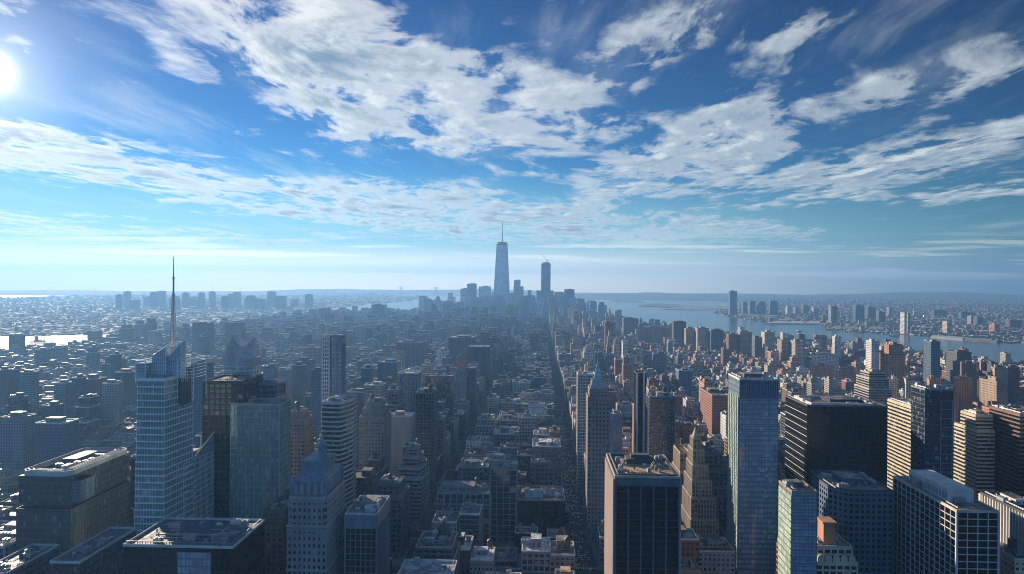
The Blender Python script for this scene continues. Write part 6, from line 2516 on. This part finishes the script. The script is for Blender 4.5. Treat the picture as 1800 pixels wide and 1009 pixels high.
# ------------------------------------------------------------------ the rest of the town: one mass per shore
def mass(name, rows):
    """rows: x0, x1, y0, y1, z0, z1, wall rgb, roof rgb, angle. One mesh of plain blocks with window rows."""
    n = len(rows)
    A = np.array([r[:6] for r in rows], np.float64)
    wc = np.array([r[6] for r in rows])
    rc = np.array([r[7] for r in rows])
    an = np.array([r[8] for r in rows])
    cx_, cy_ = (A[:, 0] + A[:, 1]) / 2, (A[:, 2] + A[:, 3]) / 2
    hx, hy = (A[:, 1] - A[:, 0]) / 2, (A[:, 3] - A[:, 2]) / 2
    V = np.zeros((n, 8, 3))
    for k, (sx, sy, t) in enumerate(((-1, -1, 4), (1, -1, 4), (1, 1, 4), (-1, 1, 4), (-1, -1, 5), (1, -1, 5), (1, 1, 5), (-1, 1, 5))):
        lx, ly = sx * hx, sy * hy
        V[:, k, 0] = cx_ + lx * np.cos(an) - ly * np.sin(an)
        V[:, k, 1] = cy_ + lx * np.sin(an) + ly * np.cos(an)
        V[:, k, 2] = A[:, t]
    quads = np.array([[0, 1, 5, 4], [1, 2, 6, 5], [2, 3, 7, 6], [3, 0, 4, 7], [4, 5, 6, 7]])
    F = (np.arange(n)[:, None, None] * 8 + quads[None]).reshape(-1, 4)
    me = bpy.data.meshes.new(name)
    me.vertices.add(n * 8)
    me.vertices.foreach_set('co', V.ravel())
    nf = len(F)
    me.loops.add(nf * 4)
    me.loops.foreach_set('vertex_index', F.ravel().astype(np.int32))
    me.polygons.add(nf)
    me.polygons.foreach_set('loop_start', (np.arange(nf) * 4).astype(np.int32))
    me.update(calc_edges=True)
    uv = np.zeros((n, 5, 4, 2))
    rn = np.random.RandomState(4)
    k = rn.uniform(.8, 1.25, n)
    off = rn.randint(0, 500, n) * 3.0
    w, dd = 2 * hx, 2 * hy
    z0, z1 = A[:, 4], A[:, 5]
    for f in range(4):
        L = w if f % 2 == 0 else dd
        L = np.round(L * k / 3.0) * 3.0
        uv[:, f, 0] = np.stack([off, z0], 1)
        uv[:, f, 1] = np.stack([off + L, z0], 1)
        uv[:, f, 2] = np.stack([off + L, z1], 1)
        uv[:, f, 3] = np.stack([off, z1], 1)
    l = me.uv_layers.new(name='UVMap')
    l.data.foreach_set('uv', uv.ravel().astype(np.float32))
    ca = np.ones((n, 5, 4, 4), np.float32)
    ca[:, :4, :, :3] = wc[:, None, None, :]
    ca[:, 4, :, :3] = rc[:, None, :]
    at = me.color_attributes.new('col', 'FLOAT_COLOR', 'CORNER')
    at.data.foreach_set('color', ca.ravel())
    me.materials.append(walled('mass walls', None, 3.0, 3.6, .5, .5, var=.2))
    me.validate()
    return struct(link(name, me), 'stuff')


rows = []
for i, b in enumerate(B):
    if i in SOLOSET:
        continue
    r = random.Random(b['seed'])
    wc, rc = WALL[b['c']], ROOF[b['roof']]
    x0, x1, y0, y1, h = b['x0'], b['x1'], b['y0'], b['y1'], b['h']
    W, D = x1 - x0, y1 - y0
    if h > 30 and r.random() < .55:
        h0 = h * r.uniform(.55, .85)
        rows.append((x0, x1, y0, y1, .15, h0, wc, rc, 0.0))
        x0, x1 = x0 + W * r.uniform(0, .2), x1 - W * r.uniform(0, .2)
        y0, y1 = y0 + D * r.uniform(.05, .25), y1 - D * r.uniform(0, .15)
        rows.append((x0, x1, y0, y1, h0 - .1, h, wc, rc, 0.0))
    elif W > 20 and r.random() < .5:
        xm = x0 + W * r.uniform(.35, .65)
        h2 = h * r.uniform(.55, .85)
        w2 = WALL[r.choice((b['c'], 'grey', 'brown', 'slate'))]
        if r.random() < .5:
            rows.append((x0, xm, y0, y1, .15, h2, w2, ROOF[r.choice(('tar', 'silver', 'gravel'))], 0.0))
            x0 = xm
        else:
            rows.append((xm, x1, y0, y1, .15, h2, w2, ROOF[r.choice(('tar', 'silver', 'gravel'))], 0.0))
            x1 = xm
        rows.append((x0, x1, y0, y1, .15, h, wc, rc, 0.0))
    else:
        rows.append((x0, x1, y0, y1, .15, h, wc, rc, 0.0))
    W, D = x1 - x0, y1 - y0
    for q in range(r.choice((1, 1, 2, 3))):
        a, c_ = r.uniform(.05, .65), r.uniform(.1, .6)
        w_, d_ = r.uniform(.12, .32) * W, r.uniform(.12, .34) * D
        rows.append((x0 + a * W, x0 + a * W + w_, y0 + c_ * D, y0 + c_ * D + d_, h - .1, h + r.uniform(1.8, 5), wc if r.random() < .5 else (.3, .3, .3), ROOF[r.choice(('tar', 'silver', 'gravel', 'white'))], 0.0))
    if r.random() < .5:      # parapet strip on the far and left edges, rim light put into pale tops
        pc = r.choice((WALL['white'], WALL['stone'], wc))
        rows.append((x0, x0 + .6, y0, y1, h - .1, h + 1.2, wc, pc, 0.0))
        rows.append((x0 + .6, x1, y1 - .6, y1, h - .1, h + 1.2, wc, pc, 0.0))
        rows.append((x0 + .6, x1, y0, y0 + .6, h - .1, h + 1.2, wc, pc, 0.0))
mass('city_blocks', rows)


def scatter(name, seed, n, pxr, dr, tall, pale):
    r = random.Random(seed)
    rows = []
    tries_ = 0
    while len(rows) < n and tries_ < n * 8:
        tries_ += 1
        px = r.uniform(*pxr)
        d = math.exp(r.uniform(math.log(dr[0]), math.log(dr[1])))
        v = ray(px, 560)
        x, y = v.x / v.y * d, d
        if near_side(x, y) or wet(x, y) or hits(x - 10, x + 10, y - 10, y + 10, 12):
            continue
        s = (d / 5000) ** .5
        w, dd = r.uniform(8, 26) * s, r.uniform(8, 20) * s
        h = (4 + 5 * r.random() ** 2) * s
        if r.random() < tall:
            h *= r.uniform(2, 4.5)
        big_shed = r.random() < .05
        if big_shed:
            w, dd, h = w * r.uniform(3, 7), dd * 1.6, h * .8
        c = WALL[r.choice(('brown', 'umber', 'taupe', 'slate', 'dark', 'grey', 'slate', 'red', 'stone'))]
        rf = ROOF['white'] if big_shed or r.random() < pale else ROOF[r.choice(('tar', 'tar', 'green', 'gravel', 'green'))]
        if wet(x + w / 2, y) or wet(x - w / 2, y) or wet(x, y - dd):
            continue
        rows.append((x - w / 2, x + w / 2, y - dd / 2, y + dd / 2, -.2, h, c, rf, r.choice((0, .5, .5, -.3)) + r.uniform(-.05, .05)))
    mass(name, rows)


scatter('far_bank_town', 31, 9500, (1050, 1920), (2500, 14500), .02, .12)
scatter('far_shore_town', 32, 12000, (-120, 1050), (2500, 15500), .02, .10)


# ------------------------------------------------------------------ cars and boats
def car_mesh(col, nm):
    mb = MB()
    L, Wd = 2.25, .92
    prof = [(-L, .35), (L, .35), (L, .75), (L * .55, .95), (L * .25, 1.45), (-L * .55, 1.48), (-L * .85, 1.0), (-L, .9)]
    n = len(prof)
    for sx in (-1, 1):
        pts = [(sx * Wd, y_, z_) for y_, z_ in prof]
        mb.face(pts if sx > 0 else pts[::-1], 0)
    for i in range(n):
        (ya, za), (yb, zb) = prof[i], prof[(i + 1) % n]
        mb.face([(-Wd, ya, za), (-Wd, yb, zb), (Wd, yb, zb), (Wd, ya, za)], 1 if i in (3, 5) else 0)
    for sx in (-1, 1):
        for yy in (-1.4, 1.4):
            mb.tube((sx * .7, yy, .34), (sx * .97, yy, .34), .34, 8, 2)
        mb.face([(sx * (Wd + .01), L * .45, 1.0), (sx * (Wd + .01), L * .22, 1.38), (sx * (Wd + .01), -L * .5, 1.40), (sx * (Wd + .01), -L * .7, 1.0)][::sx], 1)
    return _mesh_only(mb, nm, [plain('car paint ' + nm, col, .3, .05), plain('car window', (.02, .02, .025), .1, .1), plain('tyre', (.02, .02, .02), .9, .1)])


CARS = {'white': (.7, .7, .68), 'black': (.02, .02, .022), 'yellow': (.62, .38, .03), 'silver': (.4, .41, .42), 'red': (.35, .03, .03)}
cm = {k: car_mesh(v, k) for k, v in CARS.items()}
rnd = random.Random(77)
spots = []
for xa, lanes, nm in ((36, (-6.5, -3.9, -1.3, 1.3, 3.9, 6.5), 'beside the white-gridded tower'), (-97, (-7.5, -4.5, -1.5, 1.5, 4.5, 7.5), 'beside the dark balcony tower'), (152, (-8, -3, 3, 8), 'below the tan ziggurat tower')):
    for ln in lanes:
        yy = 430 + rnd.uniform(0, 20)
        while yy < 1250:
            if not hits(xa + ln - 1.2, xa + ln + 1.2, yy - 3, yy + 3, 0):
                q = project(xa + ln, yy, 0)
                if q and 0 < q[0] < 1800 and 0 < q[1] < 1009 and IDS[int(q[1] / 2), int(q[0] / 2)] == -1:
                    spots.append((xa + ln, yy, nm))
            yy += rnd.uniform(8, 24)
for x, yy, nm in spots[:190]:
    k = rnd.choices(list(CARS), (8, 3, 4, 5, 1))[0]
    o = link('car', cm[k])
    o.location = (x, yy, .004)
    tag(o, 'small %s car on the long avenue %s' % (k, nm), 'car', '%s cars on the avenue %s' % (k, nm))


def boat(px, py, ln, rot, lab):
    x, y_ = ground(px, py)
    r = thing('ferry_boat', lab, 'boat', (x, y_, .35), rot)
    hull = [(-ln / 2, -ln * .13), (ln * .3, -ln * .13), (ln / 2, 0), (ln * .3, ln * .13), (-ln / 2, ln * .13)]
    mb = MB()
    mb.loft(scale_poly(hull, .92, .8), -.2, hull, ln * .10, 0, 0)
    mb.build('hull', plain('boat hull', (.5, .5, .5), .5, .1), r)
    mb = MB()
    mb.box(-ln * .35, ln * .2, -ln * .1, ln * .1, ln * .1, ln * .18)
    mb.box(-ln * .25, ln * .1, -ln * .08, ln * .08, ln * .18, ln * .25)
    mb.build('cabin', plain('boat white', (.75, .75, .73), .5, .1), r)
    mb = MB()
    mb.cyl(-ln * .1, 0, ln * .25, ln * .36, ln * .03, 8)
    mb.build('funnel', DARKM(), r)


boat(1572, 591, 42, 2.8, 'white ferry boat moored below the pale twin shafts on the far bank')
boat(1405, 583, 34, .3, 'small white ferry boat crossing open river below the pale pier')

# ------------------------------------------------------------------ the air
def haze():
    mb = MB()
    mb.box(-20500, 20500, -20500, 20500, -3.0, 690.0, 0, 0, 0)
    m = bpy.data.materials.new('haze')
    m.use_nodes = True
    nt = m.node_tree
    nt.nodes.clear()
    out = nt.nodes.new('ShaderNodeOutputMaterial')
    v = nt.nodes.new('ShaderNodeVolumePrincipled')
    v.inputs['Color'].default_value = (0.19, 0.42, 0.79, 1)
    v.inputs['Density'].default_value = HAZE_DENSITY
    v.inputs['Anisotropy'].default_value = 0.36
    nt.links.new(v.outputs[0], out.inputs['Volume'])
    o = mb.build('haze', m)
    struct(o, 'stuff')


HAZE_DENSITY = 0.98e-4
haze()
